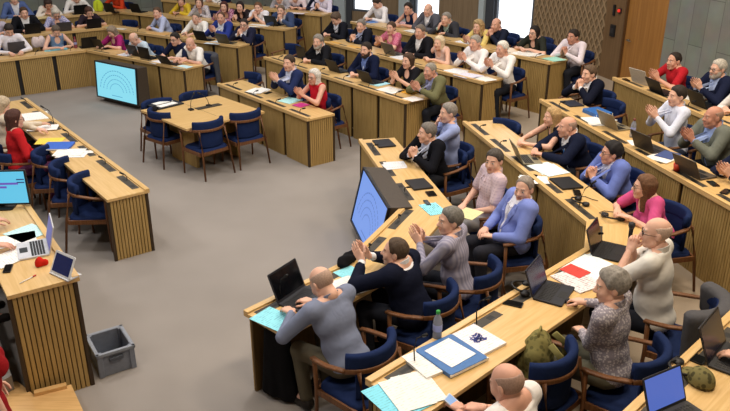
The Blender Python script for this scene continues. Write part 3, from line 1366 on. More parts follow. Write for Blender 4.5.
def cup(row, u, v, label, col, h=.75):
    p, rz = place(row, u, v, h)
    mb = MB()
    mb.lathe([(.001, 0), (.028, 0), (.037, .085), (.033, .085), (.026, .01), (.001, .01)], n=18)
    o = mb.build('cup', plain(col, .4), None, p, rz, smooth=True)
    tag(o, label, 'cup')
    return o


def softblob(name, row, u, v, label, cat, col, size, h=.75, seed=0, rot=0, k=5):
    """crumpled cloth or soft bag lying on a surface"""
    p, rz = place(row, u, v, h)
    r = random.Random(seed)
    f = Field((-size[0], -size[1], -.02), (size[0], size[1], size[2] * 1.6), max(.012, size[0] / 22))
    for i in range(k):
        a, b_ = r.uniform(-.5, .5) * size[0], r.uniform(-.5, .5) * size[1]
        f.ell((a, b_, size[2] * .4), (size[0] * r.uniform(.3, .5), size[1] * r.uniform(.3, .5), size[2] * r.uniform(.45, .7)), k=.03)
    x, y, z = f.grid()
    f.D = np.maximum(f.D + .006 * np.sin(50 * x + 3 * np.sin(30 * y)), .002 - z).astype(np.float32)
    o = smooth_obj(name, f, cloth(col), None, p, rz + math.radians(rot))
    tag(o, label, cat)
    return o


def desk_mic(row, u, v, label, tip=(.02, .12, .30), h=.75):
    p, rz = place(row, u, v, h)
    o = empty('gooseneck_microphone', p, rz)
    MB().loft([[(x, y, z) for x, y in rrect(.07, .09, .015)] for z in (0, .02)]).build('base', BLACK, o)
    mb = MB()
    t = Vector(tip)
    pth = [(0, 0, .02), (t.x * .1, t.y * .15, t.z * .45), (t.x * .45, t.y * .5, t.z * .8), tuple(t)]
    mb.tube(pth, .005, 6)
    mb.build('stalk', BLACK, o, smooth=True)
    mb = MB()
    dv = (t - Vector(pth[-2])).normalized()
    mb.tube([t - dv * .005, t + dv * .055], .012, 8)
    mb.build('microphone_head', BLACK, o, smooth=True)
    tag(o, label, 'microphone')
    return o
# ------------------------------------------------------------------ the hall
def V2(x, y):
    return Vector((x, y))


def stone_mat():
    m, nt, b = nodes('grey_green_stone')
    b.inputs['Roughness'].default_value = .55
    tc = N(nt, 'ShaderNodeTexCoord')
    sx = N(nt, 'ShaderNodeSeparateXYZ')
    cx = N(nt, 'ShaderNodeCombineXYZ')
    nt.links.new(tc.outputs['Object'], sx.inputs[0])
    nt.links.new(sx.outputs['Z'], cx.inputs['X'])
    nt.links.new(sx.outputs['X'], cx.inputs['Y'])
    br = N(nt, 'ShaderNodeTexBrick', Scale=1.0)
    br.inputs['Brick Width'].default_value = 1.5
    br.inputs['Row Height'].default_value = .34
    br.inputs['Mortar Size'].default_value = .006
    br.inputs['Color1'].default_value = lin('#8b9288')
    br.inputs['Color2'].default_value = lin('#798279')
    br.inputs['Mortar'].default_value = lin('#5d655e')
    br.inputs['Bias'].default_value = 0.0
    nt.links.new(cx.outputs[0], br.inputs['Vector'])
    nz = N(nt, 'ShaderNodeTexNoise', Scale=3.0, Detail=5.0)
    nt.links.new(tc.outputs['Object'], nz.inputs['Vector'])
    mx = N(nt, 'ShaderNodeMix', data_type='RGBA', blend_type='MULTIPLY')
    mx.inputs['Factor'].default_value = .5
    nt.links.new(br.outputs['Color'], mx.inputs['A'])
    nt.links.new(nz.outputs['Color'], mx.inputs['B'])
    hs = N(nt, 'ShaderNodeHueSaturation', Saturation=.6, Value=1.12)
    nt.links.new(mx.outputs['Result'], hs.inputs['Color'])
    nt.links.new(hs.outputs['Color'], b.inputs['Base Color'])
    return m


def carpet_mat(name, c):
    m, nt, b = nodes(name)
    b.inputs['Roughness'].default_value = .95
    b.inputs['Specular IOR Level'].default_value = .1
    tc = N(nt, 'ShaderNodeTexCoord')
    n1 = N(nt, 'ShaderNodeTexNoise', Scale=180.0, Detail=2.0)
    n2 = N(nt, 'ShaderNodeTexNoise', Scale=.7, Detail=3.0)
    nt.links.new(tc.outputs['Object'], n1.inputs['Vector'])
    nt.links.new(tc.outputs['Object'], n2.inputs['Vector'])
    ad = N(nt, 'ShaderNodeMath', operation='MULTIPLY_ADD')
    ad.inputs[1].default_value = .45
    nt.links.new(n1.outputs['Fac'], ad.inputs[0])
    nt.links.new(n2.outputs['Fac'], ad.inputs[2])
    rp = N(nt, 'ShaderNodeValToRGB')
    cc = lin(c)
    rp.color_ramp.elements[0].position = .5
    rp.color_ramp.elements[1].position = .95
    rp.color_ramp.elements[0].color = tuple(.88 * x for x in cc[:3]) + (1,)
    rp.color_ramp.elements[1].color = tuple(1.08 * x for x in cc[:3]) + (1,)
    nt.links.new(ad.outputs[0], rp.inputs['Fac'])
    nt.links.new(rp.outputs['Color'], b.inputs['Base Color'])
    bp = N(nt, 'ShaderNodeBump', Strength=.25, Distance=.004)
    nt.links.new(n1.outputs['Fac'], bp.inputs['Height'])
    nt.links.new(bp.outputs['Normal'], b.inputs['Normal'])
    return m


STONE = stone_mat()
CARPET = carpet_mat('taupe_carpet', '#938d89')
CARPET2 = carpet_mat('tier_carpet', '#a39687')
STEPWOOD = wood('pale_step_boards', '#c79c63', '#dcb47c', .4, axis=0)
PLASTER = plain('#b9b6b0', .9, noise=.03, scale=3)
CURTAIN = wood('brown_veneer', '#77654f', '#8b7860', .6, axis=2, scale=.6)
COLUMN = plain('#a9b6bd', .7, noise=.03)
LATWOOD = wood('lattice_wood', '#8a7559', '#9c866a', .55, axis=2)
LATBACK = wood('lattice_back', '#75634c', '#86735a', .6, axis=2)
DOORWOOD = wood('door_veneer', '#8f6230', '#a87840', .4, axis=2, scale=.5)
JAMB = wood('door_jamb', '#6a5238', '#7b6145', .5, axis=2, scale=.5)


def structure(o):
    o['kind'] = 'structure'
    return o


mb = MB()
mb.prism([(-13, -4), (9.5, -4), (9.5, 27), (-13, 27)], -.2, 0)
structure(mb.build('floor', CARPET))


def inter(n1, c1, n2, c2):
    d = n1[0] * n2[1] - n1[1] * n2[0]
    return Vector(((c1 * n2[1] - c2 * n1[1]) / d, (n1[0] * c2 - n2[0] * c1) / d))


# desks of the horseshoe, plan points measured along their front edges
R1R = [(-.09, 9.42), (.41, 7.2), (-.18, 5.89), (-.96, 5.04)]
R2R = [(1.33, 9.75), (2.10, 6.40), (1.93, 5.85), (0.0, 3.95)]
R3R = [(2.49, 10.35), (3.52, 6.15), (3.05, 5.0), (.9, 2.87)]
R4R = [(3.74, 11.06), (4.36, 8.49), (4.85, 6.5)]
W3R = [[(-2.55, 12.53), (-.84, 10.38)], [(-1.93, 14.02), (.6, 10.79)], [(-.83, 14.78), (1.83, 11.39)], [(-.32, 16.28), (3.04, 12.13)]]
W12 = [[(-8.6, 13.4), (-5.8, 15.42), (-3.38, 13.68)], [(-8.9, 15.2), (-6.0, 17.22), (-2.6, 15.08)], [(-9.2, 16.6), (-6.1, 18.7), (-1.75, 16.2)]]
W2R4 = [(-5.3, 19.75), (-1.0, 17.25)]
TZ = [0, 0, .15, .30, .45]

# stepped floor: each tier starts just behind the front panels of its row of desks
far = [(9.4, -3.9), (9.4, 26.9), (-12.9, 26.9)]


def tier(pts, z, name):
    pl = [Vector(p) for p in pts]
    out = []
    for i, p in enumerate(pl):
        a = norml(pl[max(0, i - 1)], pl[max(1, i)] if i else pl[1])
        b_ = norml(pl[min(i, len(pl) - 2)], pl[min(i + 1, len(pl) - 1)])
        m = (a + b_).normalized()
        out.append(p + m * .075)
    mb = MB()
    mb.prism([tuple(p) for p in out] + far, 0 if z < .2 else z - .15, z)
    structure(mb.build(name, CARPET2))
    mb = MB()
    for a, b_ in zip(out[:-1], out[1:]):
        d = (b_ - a)
        c = (a + b_) / 2
        nn = norml(a, b_)
        mb.box((c.x + nn.x * .02, c.y + nn.y * .02, z + .002), (d.length, .06, .012), math.atan2(d.y, d.x))
    return structure(mb.build('trim_1', plain('#b5a78f', .7)))


tier([(-12.9, 12.4)] + W12[1] + W3R[1] + R2R + [(-3.6, .4), (-3.6, -3.9)], .15, 'floor')
tier([(-12.9, 14.0)] + W12[2] + W3R[2] + R3R + [(-2.4, -.45), (-2.4, -3.9)], .30, 'floor')
tier([(-12.9, 15.6), (-9.2, 18.1), (-6.1, 20.2)] + W2R4 + W3R[3] + R4R + [(6.6, 2.0), (6.6, -3.9)], .45, 'floor')

# walls: (normal, distance)
WN = {1: ((-.57, .82), 21.3), 2: ((.54, .84), 16.6), 3: ((.76, .65), 12.97), 4: ((.964, .265), 8.35), 5: ((.71, -.70), 3.2)}
for k in WN:
    n, c = WN[k]
    l = math.hypot(*n)
    WN[k] = ((n[0] / l, n[1] / l), c / l)
CZ = 6.4
cor = [V2(-12.5, -3.5), inter(WN[1][0], WN[1][1], (-1, 0), 12.5), inter(*WN[1], *WN[2]), inter(*WN[2], *WN[3]), inter(*WN[3], *WN[4]), inter(*WN[4], *WN[5]), inter(*WN[5], (0, -1), 3.5)]


def wall_hit(k, u, v):
    n, c = WN[k]
    d = ray(u, v)
    t = c / (n[0] * d[0] + n[1] * d[1])
    return Vector((d[0] * t, d[1] * t, CAMH + d[2] * t))


def wall_frame(a, b):
    d = b - a
    return math.atan2(d.y, d.x), d.length


def wall_part(a, b, t0, t1, z0, z1, name, mat, th=.16, y0=0.0, parent=None, bevel=0):
    """block on the wall a->b, between t0 and t1 along it; y0 is how far it stands into the room"""
    rz, L = wall_frame(a, b)
    mb = MB()
    mb.box(((t0 + t1) / 2, (th - y0) / 2, (z0 + z1) / 2), (t1 - t0, th + y0, z1 - z0))
    return mb.build(name, mat, parent, (a.x, a.y, 0), rz, bevel=bevel)


def tpos(a, b, p):
    d = (b - a).normalized()
    return (Vector((p.x, p.y)) - a).dot(d)


# plain sides of the hall
for a, b, nm in ((cor[0], cor[1], 'wall_west'), (cor[5], cor[6], 'wall_gallery'), (cor[6], cor[0], 'wall_south')):
    structure(wall_part(b, a, -.1, (b - a).length + .1, 0, CZ, nm, PLASTER) if False else wall_part(a, b, -.1, (b - a).length + .1, 0, CZ, nm, PLASTER))
structure(wall_part(cor[1], cor[2], -.1, (cor[2] - cor[1]).length + .05, 0, CZ, 'wall_northwest', STONE))

# north wall: stone, pale column, tall window
a, b = cor[2], cor[3]
L2 = (b - a).length
tt = [tpos(a, b, wall_hit(2, u, 8)) for u in (336, 347, 352, 376)]
structure(wall_part(a, b, 0, tt[0], 0, CZ, 'wall_north', STONE))
structure(wall_part(a, b, tt[0], tt[1], 0, CZ, 'trim_2', COLUMN, y0=.12))
structure(wall_part(a, b, tt[1], tt[2], 0, CZ, 'trim_2', plain('#3c4048', .5), y0=.05))
structure(wall_part(a, b, tt[2], tt[3], 0, .9, 'wall_north', CURTAIN))
structure(wall_part(a, b, tt[2], tt[3], 5.6, CZ, 'wall_north', CURTAIN))
structure(wall_part(a, b, tt[3], L2 + .05, 0, CZ, 'wall_north', CURTAIN))
DAY = glow('daylight_pane', '#f3f8ff', 2.2)


def window(k, a, b, t0, t1, z0, z1):
    rz, L = wall_frame(a, b)
    mb = MB()
    fr = .05
    for c, d in ((((t0 + t1) / 2, .06, z0 + fr / 2), (t1 - t0, .1, fr)), (((t0 + t1) / 2, .06, z1 - fr / 2), (t1 - t0, .1, fr)),
                 ((t0 + fr / 2, .06, (z0 + z1) / 2), (fr, .1, z1 - z0)), ((t1 - fr / 2, .06, (z0 + z1) / 2), (fr, .1, z1 - z0))):
        mb.box(c, d)
    w = mb.build('window_%d' % k, plain('#4a4f58', .5), None, (a.x, a.y, 0), rz)
    structure(w)
    mb = MB()
    mb.box(((t0 + t1) / 2, .09, (z0 + z1) / 2), (t1 - t0 - .06, .02, z1 - z0 - .06))
    mb.build('pane', DAY, w)
    return w


window(1, a, b, tt[2], tt[3], .9, 5.6)

# north-east wall: veneer panels, columns, windows and the diagonal lattice
a, b = cor[3], cor[4]
us = [402, 411, 414, 440, 482, 487, 495, 534, 607]
tt = [tpos(a, b, wall_hit(3, u, 8)) for u in us]
L3 = (b - a).length
structure(wall_part(a, b, -.05, tt[0], 0, CZ, 'wall_northeast', CURTAIN))
structure(wall_part(a, b, tt[0], tt[1], 0, CZ, 'trim_3', COLUMN, y0=.12))
structure(wall_part(a, b, tt[1], tt[2], 0, CZ, 'trim_3', plain('#3c4048', .5), y0=.05))
window(2, a, b, tt[2], tt[3], .85, 5.6)
structure(wall_part(a, b, tt[2], tt[3], 0, .85, 'wall_northeast', CURTAIN))
structure(wall_part(a, b, tt[2], tt[3], 5.6, CZ, 'wall_northeast', CURTAIN))
structure(wall_part(a, b, tt[3], tt[4], 0, CZ, 'wall_northeast', CURTAIN, y0=.04))
structure(wall_part(a, b, tt[4], tt[5], 0, CZ, 'trim_3', COLUMN, y0=.12))
structure(wall_part(a, b, tt[5], tt[6], 0, CZ, 'trim_3', plain('#3c4048', .5), y0=.05))
window(3, a, b, tt[6], tt[7], .85, 5.6)
structure(wall_part(a, b, tt[6], tt[7], 0, .85, 'wall_northeast', CURTAIN))
structure(wall_part(a, b, tt[6], tt[7], 5.6, CZ, 'wall_northeast', CURTAIN))
structure(wall_part(a, b, tt[7], L3 + .05, 0, CZ, 'wall_northeast', LATBACK))
rz, _ = wall_frame(a, b)
mb = MB()
t0, t1, z0, z1 = tt[7] + .05, L3 - .02, .45, 4.6
for sg in (-1, 1):
    dx = .46 * (z1 - z0)
    x = t0 - dx
    while x < t1 + dx:
        xa, xb = (x, x + dx * sg) if sg > 0 else (x, x - dx)
        # clip the bar to the panel
        p, q = [xa, z0], [xb, z1]
        for P_, Q_ in ((p, q), (q, p)):
            for lim in (t0, t1):
                if (P_[0] - lim) * (1 if lim == t0 else -1) < 0 and (Q_[0] - P_[0]) != 0:
                    f_ = (lim - P_[0]) / (Q_[0] - P_[0])
                    if 0 <= f_ <= 1:
                        P_[1] += (Q_[1] - P_[1]) * f_
                        P_[0] = lim
        if t0 - .01 <= p[0] <= t1 + .01 and t0 - .01 <= q[0] <= t1 + .01 and abs(q[1] - p[1]) > .05:
            y = -.012 if sg > 0 else -.024
            mb.sweep([(p[0], y, p[1]), (q[0], y, q[1])], [(-.015, -.008), (.015, -.008), (.015, .008), (-.015, .008)], up=(0, 1, 0))
        x += .115
structure(mb.build('trim_4', LATWOOD, None, (a.x, a.y, 0), rz))

# east wall: jamb with switches, door, stone cladding
a, b = cor[4], cor[5]
L4 = (b - a).length
td0 = tpos(a, b, wall_hit(4, 630, 8))
td1 = tpos(a, b, wall_hit(4, 670, 8))
structure(wall_part(a, b, -.05, td0 - .04, 0, CZ, 'trim_5', JAMB, y0=.05))
structure(wall_part(a, b, td0 - .04, td0, 0, 2.95, 'trim_5', plain('#5a4128', .5), y0=.07))
structure(wall_part(a, b, td0 - .04, td1, 2.95, CZ, 'wall_east', JAMB, y0=.03))
d = structure(wall_part(a, b, td0, td1, .45, 2.95, 'door_1', DOORWOOD, y0=.02))
structure(wall_part(a, b, td0, td1, 0, .45, 'wall_east', JAMB))
structure(wall_part(a, b, td1, L4 + .1, 0, CZ, 'wall_east', STONE, y0=.03))
rz, _ = wall_frame(a, b)
hp = wall_hit(4, 628.5, 39.4)
th = tpos(a, b, hp)
mb = MB()
mb.tube([(th + .05, -.02, hp.z), (th + .05, -.08, hp.z), (th + .17, -.08, hp.z)], .011, 8)
mb.lathe([(.001, 0), (.026, 0), (.026, .01), (.001, .012)], (th + .05, -.03, hp.z), 12)
mb.build('door_handle', plain('#77736c', .3, .8), d, (0, 0, 0), smooth=True)


def wall_plate(u, v, w, h, label, col, name, cat, red=None):
    p = wall_hit(4, u, v)
    t = tpos(a, b, p)
    o = empty(name, (a.x, a.y, 0), rz)
    mb = MB()
    mb.box((t, -.065, p.z), (w, .03, h))
    mb.build('case', plain(col, .5), o, bevel=.005)
    mb = MB()
    if red:
        mb.lathe([(.001, 0), (.03, 0), (.03, .02), (.001, .03)], (0, 0, 0), 14)
        q = mb.build('indicator', glow('red_indicator', '#ff3020', 1.0), o, (t, -.08, p.z))
        q.rotation_euler = (PI / 2, 0, 0)
    else:
        mb.box((t, -.083, p.z), (w * .6, .008, h * .4))
        mb.build('button', plain('#2d2d31', .4), o)
    tag(o, label, cat)


wall_plate(617.3, 10, .06, .20, 'tall black wall fixture on the brown jamb beside the door, upper one', '#17171a', 'wall_fixture', 'wall fixture')
wall_plate(623, 10.5, .09, .09, 'small red-lit square device on the brown jamb beside the wooden door', '#3a2a28', 'call_indicator', 'indicator', True)
wall_plate(615.6, 30.5, .15, .22, 'square black wall panel on the brown jamb below the tall fixture', '#1b1b1f', 'wall_switch', 'switch')

mb = MB()
mb.prism([(-12.7, -3.7), (9.4, -3.7), (9.4, 26.8), (-12.7, 26.8)], CZ, CZ + .2)
structure(mb.build('ceiling', PLASTER))

# ------------------------------------------------------------------ lamps: ceiling panels over the hall
LAMP = 95.0


def lamp(x, y, label, power=LAMP, sx=1.1, sy=.55, col=(1, .95, .88), rz=0):
    o = empty('ceiling_light', (x, y, CZ), rz)
    mb = MB()
    for c, d in (((0, sy / 2, -.03), (sx + .08, .04, .06)), ((0, -sy / 2, -.03), (sx + .08, .04, .06)), ((sx / 2 + .02, 0, -.03), (.04, sy, .06)), ((-sx / 2 - .02, 0, -.03), (.04, sy, .06))):
        mb.box(c, d)
    mb.build('frame', GREYMET, o)
    mb = MB()
    mb.box((0, 0, -.02), (sx, sy - .04, .02))
    mb.build('diffuser', glow('lamp_diffuser', '#fff3e2', 4.0), o)
    tag(o, label, 'ceiling light', 'flush ceiling lights')
    la = bpy.data.lights.new('lamp', 'AREA')
    la.shape = 'RECTANGLE'
    la.size, la.size_y = sx, sy
    la.energy = power
    la.color = col
    lo = bpy.data.objects.new('lamp', la)
    COL.objects.link(lo)
    lo.parent = o
    lo.location = (0, 0, -.07)
    return o


# ------------------------------------------------------------------ desks
desk_run('angled front oak desk on the right of the horseshoe, nearest the open floor', R1R, 0, [('W4', 1), ('M', 1), ('W5', 1)], drop=0, mics={(2, 1)}, ends=(True, False))
desk_run('second oak desk on the right of the horseshoe, behind the angled front desk', R2R, .15, [('W4', 2), ('M', 2), ('W5', 2)], mics={(0, 4), (2, 3), (2, 2)})
desk_run('third oak desk on the right with tall slatted front and dark joints', R3R, .30, [('W4', 3), ('M', 3), ('W5', 3)])
desk_run('uppermost oak desk on the right, before the wooden door and stone wall', R4R, .45, [('W4', 4), ('W4b', 4)])
IL = ['short oak desk nearest the square table, in front of the clapping pair', 'oak desk of the bearded man, second from the square table', 'oak desk ending beside the two clapping white-shirted men', 'long oak desk below the bright windows at the back']
for r in range(4):
    desk_run(IL[r], W3R[r], TZ[r + 1], [('W3', r + 1)], drop=0 if r == 0 else .15, plen=.68, gap=.075)
FL = ['angled front oak desk at the back left, behind the big standing screen', 'second angled oak desk at the back left, one step up', 'third angled oak desk at the back left below the stone wall']
for r in range(3):
    desk_run(FL[r], W12[r], TZ[r + 1], [('W1', r + 1), ('W2', r + 1)], drop=0 if r == 0 else .15, plen=.68, gap=.075)
desk_run('topmost oak desk at the back beside the pale column', W2R4, .45, [('W2', 4)], plen=.68, gap=.075)
desk_run('narrow oak desk with three empty chairs behind it beside the open floor', [(-2.39, 7.63), (-5.4, 11.55)], 0, [('LM', 1)], drop=0, depth=.48, mics={(0, 4)}, con=True, conlen=.5)
desk_run('raised oak desk on the podium with two open computers, beside the grey crate', [(-2.235, 5.115), (-3.53, 7.0)], .27, [('LL', 1)], drop=.27, depth=.53, con=False)

# podium floor and boarded steps
mb = MB()
mb.prism([(-2.80, 4.87), (-3.98, 6.72), (-3.75, 6.90), (-3.9, 7.2), (-12.4, 7.2), (-12.4, 3.9), (-3.4, 3.9)], 0, .27)
structure(mb.build('floor', CARPET))
mb = MB()
mb.prism([(-2.83, 4.98), (-2.62, 4.80), (-2.37, 4.93), (-2.06, 4.45), (-2.55, 4.0), (-3.3, 4.45)], 0, .14)
structure(mb.build('floor', STEPWOOD))
mb = MB()
mb.box((-2.50, 4.845, .155), (.24, .05, .03), .45)
structure(mb.build('trim_6', STEPWOOD))


# ------------------------------------------------------------------ standing screens
def floor_screen(uL, vL, uR, vR, label, col, col2, zt=.77, hgt=.66, dp=.26, lean=.15):
    A, B = at(uL, vL, zt), at(uR, vR, zt)
    d = (B - A)
    w = d.length
    rz = math.atan2(d.y, d.x)
    c = (A + B) / 2
    o = empty('floor_screen', (c.x, c.y, 0), rz)
    z0 = zt - hgt
    mb = MB()
    mb.loft([[(-w / 2 - .02, .02 - lean, z0 - .02), (w / 2 + .02, .02 - lean, z0 - .02), (w / 2 + .02, .02, zt + .02), (-w / 2 - .02, .02, zt + .02)],
             [(-w / 2 + .0, dp, 0.02), (w / 2 - .0, dp, 0.02), (w / 2 - .0, dp, zt + .0), (-w / 2 + .0, dp, zt + .0)]])
    mb.box((0, dp * .55, .05), (w * .9, dp * .8, .10))
    mb.build('housing', plain('#453c34', .5), o, bevel=.006)
    def tilt(q):
        q.location = (0, 0, zt)
        q.rotation_euler = (-math.asin(lean / hgt), 0, 0)
        return q
    mb = MB()
    t = .022
    for cc, dd in (((0, 0, -hgt - t / 2), (w + 2 * t, .03, t)), ((0, 0, t / 2), (w + 2 * t, .03, t)), ((-w / 2 - t / 2, 0, -hgt / 2), (t, .03, hgt)), ((w / 2 + t / 2, 0, -hgt / 2), (t, .03, hgt))):
        mb.box(cc, dd)
    tilt(mb.build('bezel', plain('#15161c', .4), o))
    mb = MB()
    mb.box((0, .004, -hgt / 2), (w, .008, hgt))
    s = tilt(mb.build('screen', plan_screen('seating_plan_screen', col, col2, 1.0), o))
    tag(o, label, 'screen', 'screens standing on the floor')


floor_screen(95.5, 61.5, 135.5, 69.5, 'bright cyan screen showing a seating plan, standing before the back left desk', '#8fe6fa', '#5fb6d8', lean=.05)
floor_screen(364, 169, 388.5, 209, 'blue screen standing against the front desk on the right', '#7ba2f2', '#5a80d0')

# desktop monitor at the far end of the podium desk
c = at(28, 206.5, 1.05)
o = empty('monitor', (c.x - .27, c.y + .03, 1.02), math.radians(4))
MB().loft([[(x, y + .02, z) for x, y in rrect(.24, .18, .03)] for z in (.001, .014)]).build('stand', BLACK, o)
mb = MB()
mb.box((0, .045, .10), (.05, .03, .18))
mb.build('neck', BLACK, o)
mb = MB()
mb.box((0, .012, .205), (.56, .03, .35))
mb.build('housing', plain('#17181d', .4), o, bevel=.006)
mb = MB()
mb.box((0, -.005, .21), (.53, .006, .315))
s = mb.build('screen', glow('monitor_cyan', '#63cdf2', 1.0), o)
mb = MB()
mb.box((.10, -.009, .25), (.20, .003, .02))
mb.box((.03, -.009, .215), (.12, .003, .02))
mb.build('heading_bars', glow('monitor_purple', '#7a5fd0', .8), s)
mb = MB()
mb.box((.225, -.009, .29), (.07, .003, .012))
mb.box((.225, -.009, .26), (.07, .003, .012))
mb.build('menu_bars', glow('monitor_navy', '#2b5fa0', .6), s)
tag(o, 'desktop monitor with a cyan page on the far end of the podium desk', 'monitor')

# ------------------------------------------------------------------ square table with its chairs
P0, P1, P2, P3 = [at(u, v, .74) for u, v in ((142.8, 109), (179.8, 130), (260.7, 111.7), (224, 94.6))]
o = empty('square_table', (0, 0, 0))
poly = [(p.x, p.y) for p in (P0, P1, P2, P3)]
cx, cy = sum(p[0] for p in poly) / 4, sum(p[1] for p in poly) / 4
o.location = (cx, cy, 0)
rzt = math.atan2(P2.y - P1.y, P2.x - P1.x)
o.rotation_euler = (0, 0, rzt)
mb = MB()
S = .67
mb.prism([(-S, -S), (S, -S), (S, S), (-S, S)], .705, .74)
mb.build('tabletop', TOP, o, bevel=.004)
mb = MB()
for x, y, w_, d_ in ((-.36, 0, .05, .72), (.36, 0, .05, .72), (0, .0, .70, .04)):
    mb.box((x, y, .355), (w_, d_, .70))
mb.build('pedestal', PANEL, o)
mb = MB()
mb.box((0, .12, .7405), (.004, 1.0, .0015))
mb.box((.18, .12, .744), (.42, .12, .012))
mb.build('control_console', CONSOLE, o)
tag(o, 'square pale oak table standing alone on the open carpet with five chairs', 'table')
ROW[('TB', 0)] = (V2(cx, cy), V2(cx + math.cos(rzt), cy + math.sin(rzt)), V2(math.sin(rzt), -math.cos(rzt)), -.01)
Ez = Matrix.Rotation(rzt, 3, 'Z')


def tchair(x, y, a_, label):
    w_ = Ez @ Vector((x, y, 0))
    chair(cx + w_.x, cy + w_.y, 0, rzt + math.radians(a_), label)


tchair(-.34, -.62, 3, 'navy empty armchair, first on the near side of the square table')
tchair(.32, -.60, -4, 'navy empty armchair, second on the near side beside the table corner')
tchair(-.52, .22, -82, 'navy empty armchair beside the black binder end of the square table')
tchair(-.36, .66, 180, 'navy empty armchair behind the square table near the cyan screen')
tchair(.30, .68, 180, 'navy empty armchair behind the square table by its microphones')


# ------------------------------------------------------------------ grey crate
def crate():
    A, B, C_ = at(100.5, 379, 0), at(134.5, 368, 0), None
    d = (B - A)
    w = d.length + .02
    rz = math.atan2(d.y, d.x)
    o = empty('storage_crate', (A.x, A.y, 0), rz)
    dp, h, t = .37, .23, .014
    m = plain('#767d8c', .45)
    mb = MB()
    mb.box((w / 2, dp / 2, .01), (w - .04, dp - .04, .02))
    for c, dd in (((w / 2, t / 2 + .01, h / 2), (w - .02, t, h)), ((w / 2, dp - t / 2 - .01, h / 2), (w - .02, t, h)), ((t / 2 + .01, dp / 2, h / 2), (t, dp - .02, h)), ((w - t / 2 - .01, dp / 2, h / 2), (t, dp - .02, h))):
        mb.box(c, dd)
    for x in (.02, w - .02):
        for y in (.02, dp - .02):
            mb.box((x, y, h / 2), (.045, .045, h))
    mb.build('body', m, o, bevel=.004)
    mb = MB()
    for c, dd in (((w / 2, .005, h - .012), (w + .02, .03, .03)), ((w / 2, dp - .005, h - .012), (w + .02, .03, .03)), ((.005, dp / 2, h - .012), (.03, dp + .02, .03)), ((w - .005, dp / 2, h - .012), (.03, dp + .02, .03))):
        mb.box(c, dd)
    mb.build('rim', plain('#868d9b', .45), o, bevel=.005)
    for y in (-.004, dp + .004):
        mb = MB()
        mb.box((w / 2, y, h * .68), (.12, .02, .035))
        mb.build('handle', plain('#4d525e', .5), o, bevel=.005)
    tag(o, 'grey plastic storage crate on the carpet beside the podium desk', 'crate')


crate()
# ------------------------------------------------------------------ the people
GR, LG, WH, BR, BK, BL, DB, RB = '#77726c', '#a8a39c', '#d8d4cc', '#4a3524', '#1d1817', '#b39468', '#33261d', '#5d3d28'


def sit(key, row, u, v, desc, seat=True, back=.03, short=None, **kw):
    person(key, row, u, v, desc, **kw)
    if seat:
        q = PEOPLE[key]
        w = q['T'] @ Vector((0, -back, 0))
        q['chair'] = chair(w.x, w.y, q['zf'], q['rz'], 'navy armchair under the person ' + (short or desc.split(',')[0]))


W5, W4, W3, W2, W1, M = [lambda r, w=w: (w, r) for w in ('W5', 'W4', 'W3', 'W2', 'W1', 'M')]
# lower right rows
sit('P1', W5(1), 322, 283, 'in a grey-blue shirt, bald and typing on the black laptop nearest the open floor', col='#7d86a0', hair='fringe', hc='#857a70', pose='type', look='down', pants='#5c5648', back=.14, big=1.12)
sit('P2', W5(1), 395, 252, 'in a navy suit seen from behind, raised clapping hands before the blue screen', coat='#161a2c', col='#e4e6ee', hair='receding', hc='#4b3c30', pose='claphigh', big=1.12, turn=12, look=(18, .1), back=.14)
sit('P3', W5(1), 450, 221, 'in a grey striped shirt, grey-haired and clapping with his back to the striped desk', col='#a9a7bb', pat='stripe', col2='#8c8aa4', hair='short', hc='#6d6a66', pose='clap', turn=18, big=1.05, look=(38, .0), prefer=.72, back=.14)
sit('P4', W4(1), 524, 189, 'in a lavender blue jacket leaning back, balding with a yellow paper', coat='#7b8bd0', col='#dcdcea', hair='receding', hc='#8a8078', pose='lap', lean=-6, look=(38, -.1), prefer=1.02, big=1.12, pants='#2b2c35')
sit('P5', W4(1), 494, 161, 'in a pale pink checked short-sleeved shirt, hands in his lap', col='#cfbcc6', pat='check', col2='#b7a3b4', sleeve='short', hair='short', hc='#4a4440', pose='lap', lean=0, prefer=.95, look=(40, -.1), pants='#aaa7a8', big=1.08)
sit('P6', W4(1), 427, 133, 'in a black suit with pale cuffs, grey-haired and hands clasped', coat='#15161d', col='#c9d2ea', hair='short', hc='#6f6a66', pose='clasp', prefer=.62, turn=20, back=.14)
sit('P7', W4(1), 448, 113, 'in a light blue shirt, grey-haired with a hand on his chin', col='#98a6d6', hair='short', hc='#857f7a', pose='chin', prefer=.9)
sit('P8', W5(2), 507, 384, 'in a white tee shirt, bald and looking at a phone at the front', top='tee', col='#e6e3e4', sleeve='short', hair='fringe', hc='#7b7068', pose='lap', look='down', prefer=.85, hL=(452, 406, .72), hR=(470, 409, .72), skin=1, pants='#26283a', short='bald with a phone, front')
sit('P9', W5(2), 611, 286, 'in a grey patterned shirt with a hand on the mouse, grey-haired', col='#c2bdc2', pat='print', col2='#8e8894', hair='thick', hc='#8a857f', pose='type', hR=(576, 302, .79), hL=(578, 330, .66), look=(30, -.3), prefer=.85, big=1.05, pants='#6c6a5c', turn=8, back=.14)
sit('P10', W5(2), 656, 233, 'in a white short-sleeved shirt, bald with hands before his face', col='#d8d6d2', sleeve='short', hair='fringe', hc='#b0a89e', glasses=True, pose='mouth', prefer=.85, big=1.12, turn=10, look=(20, 0), back=.24)
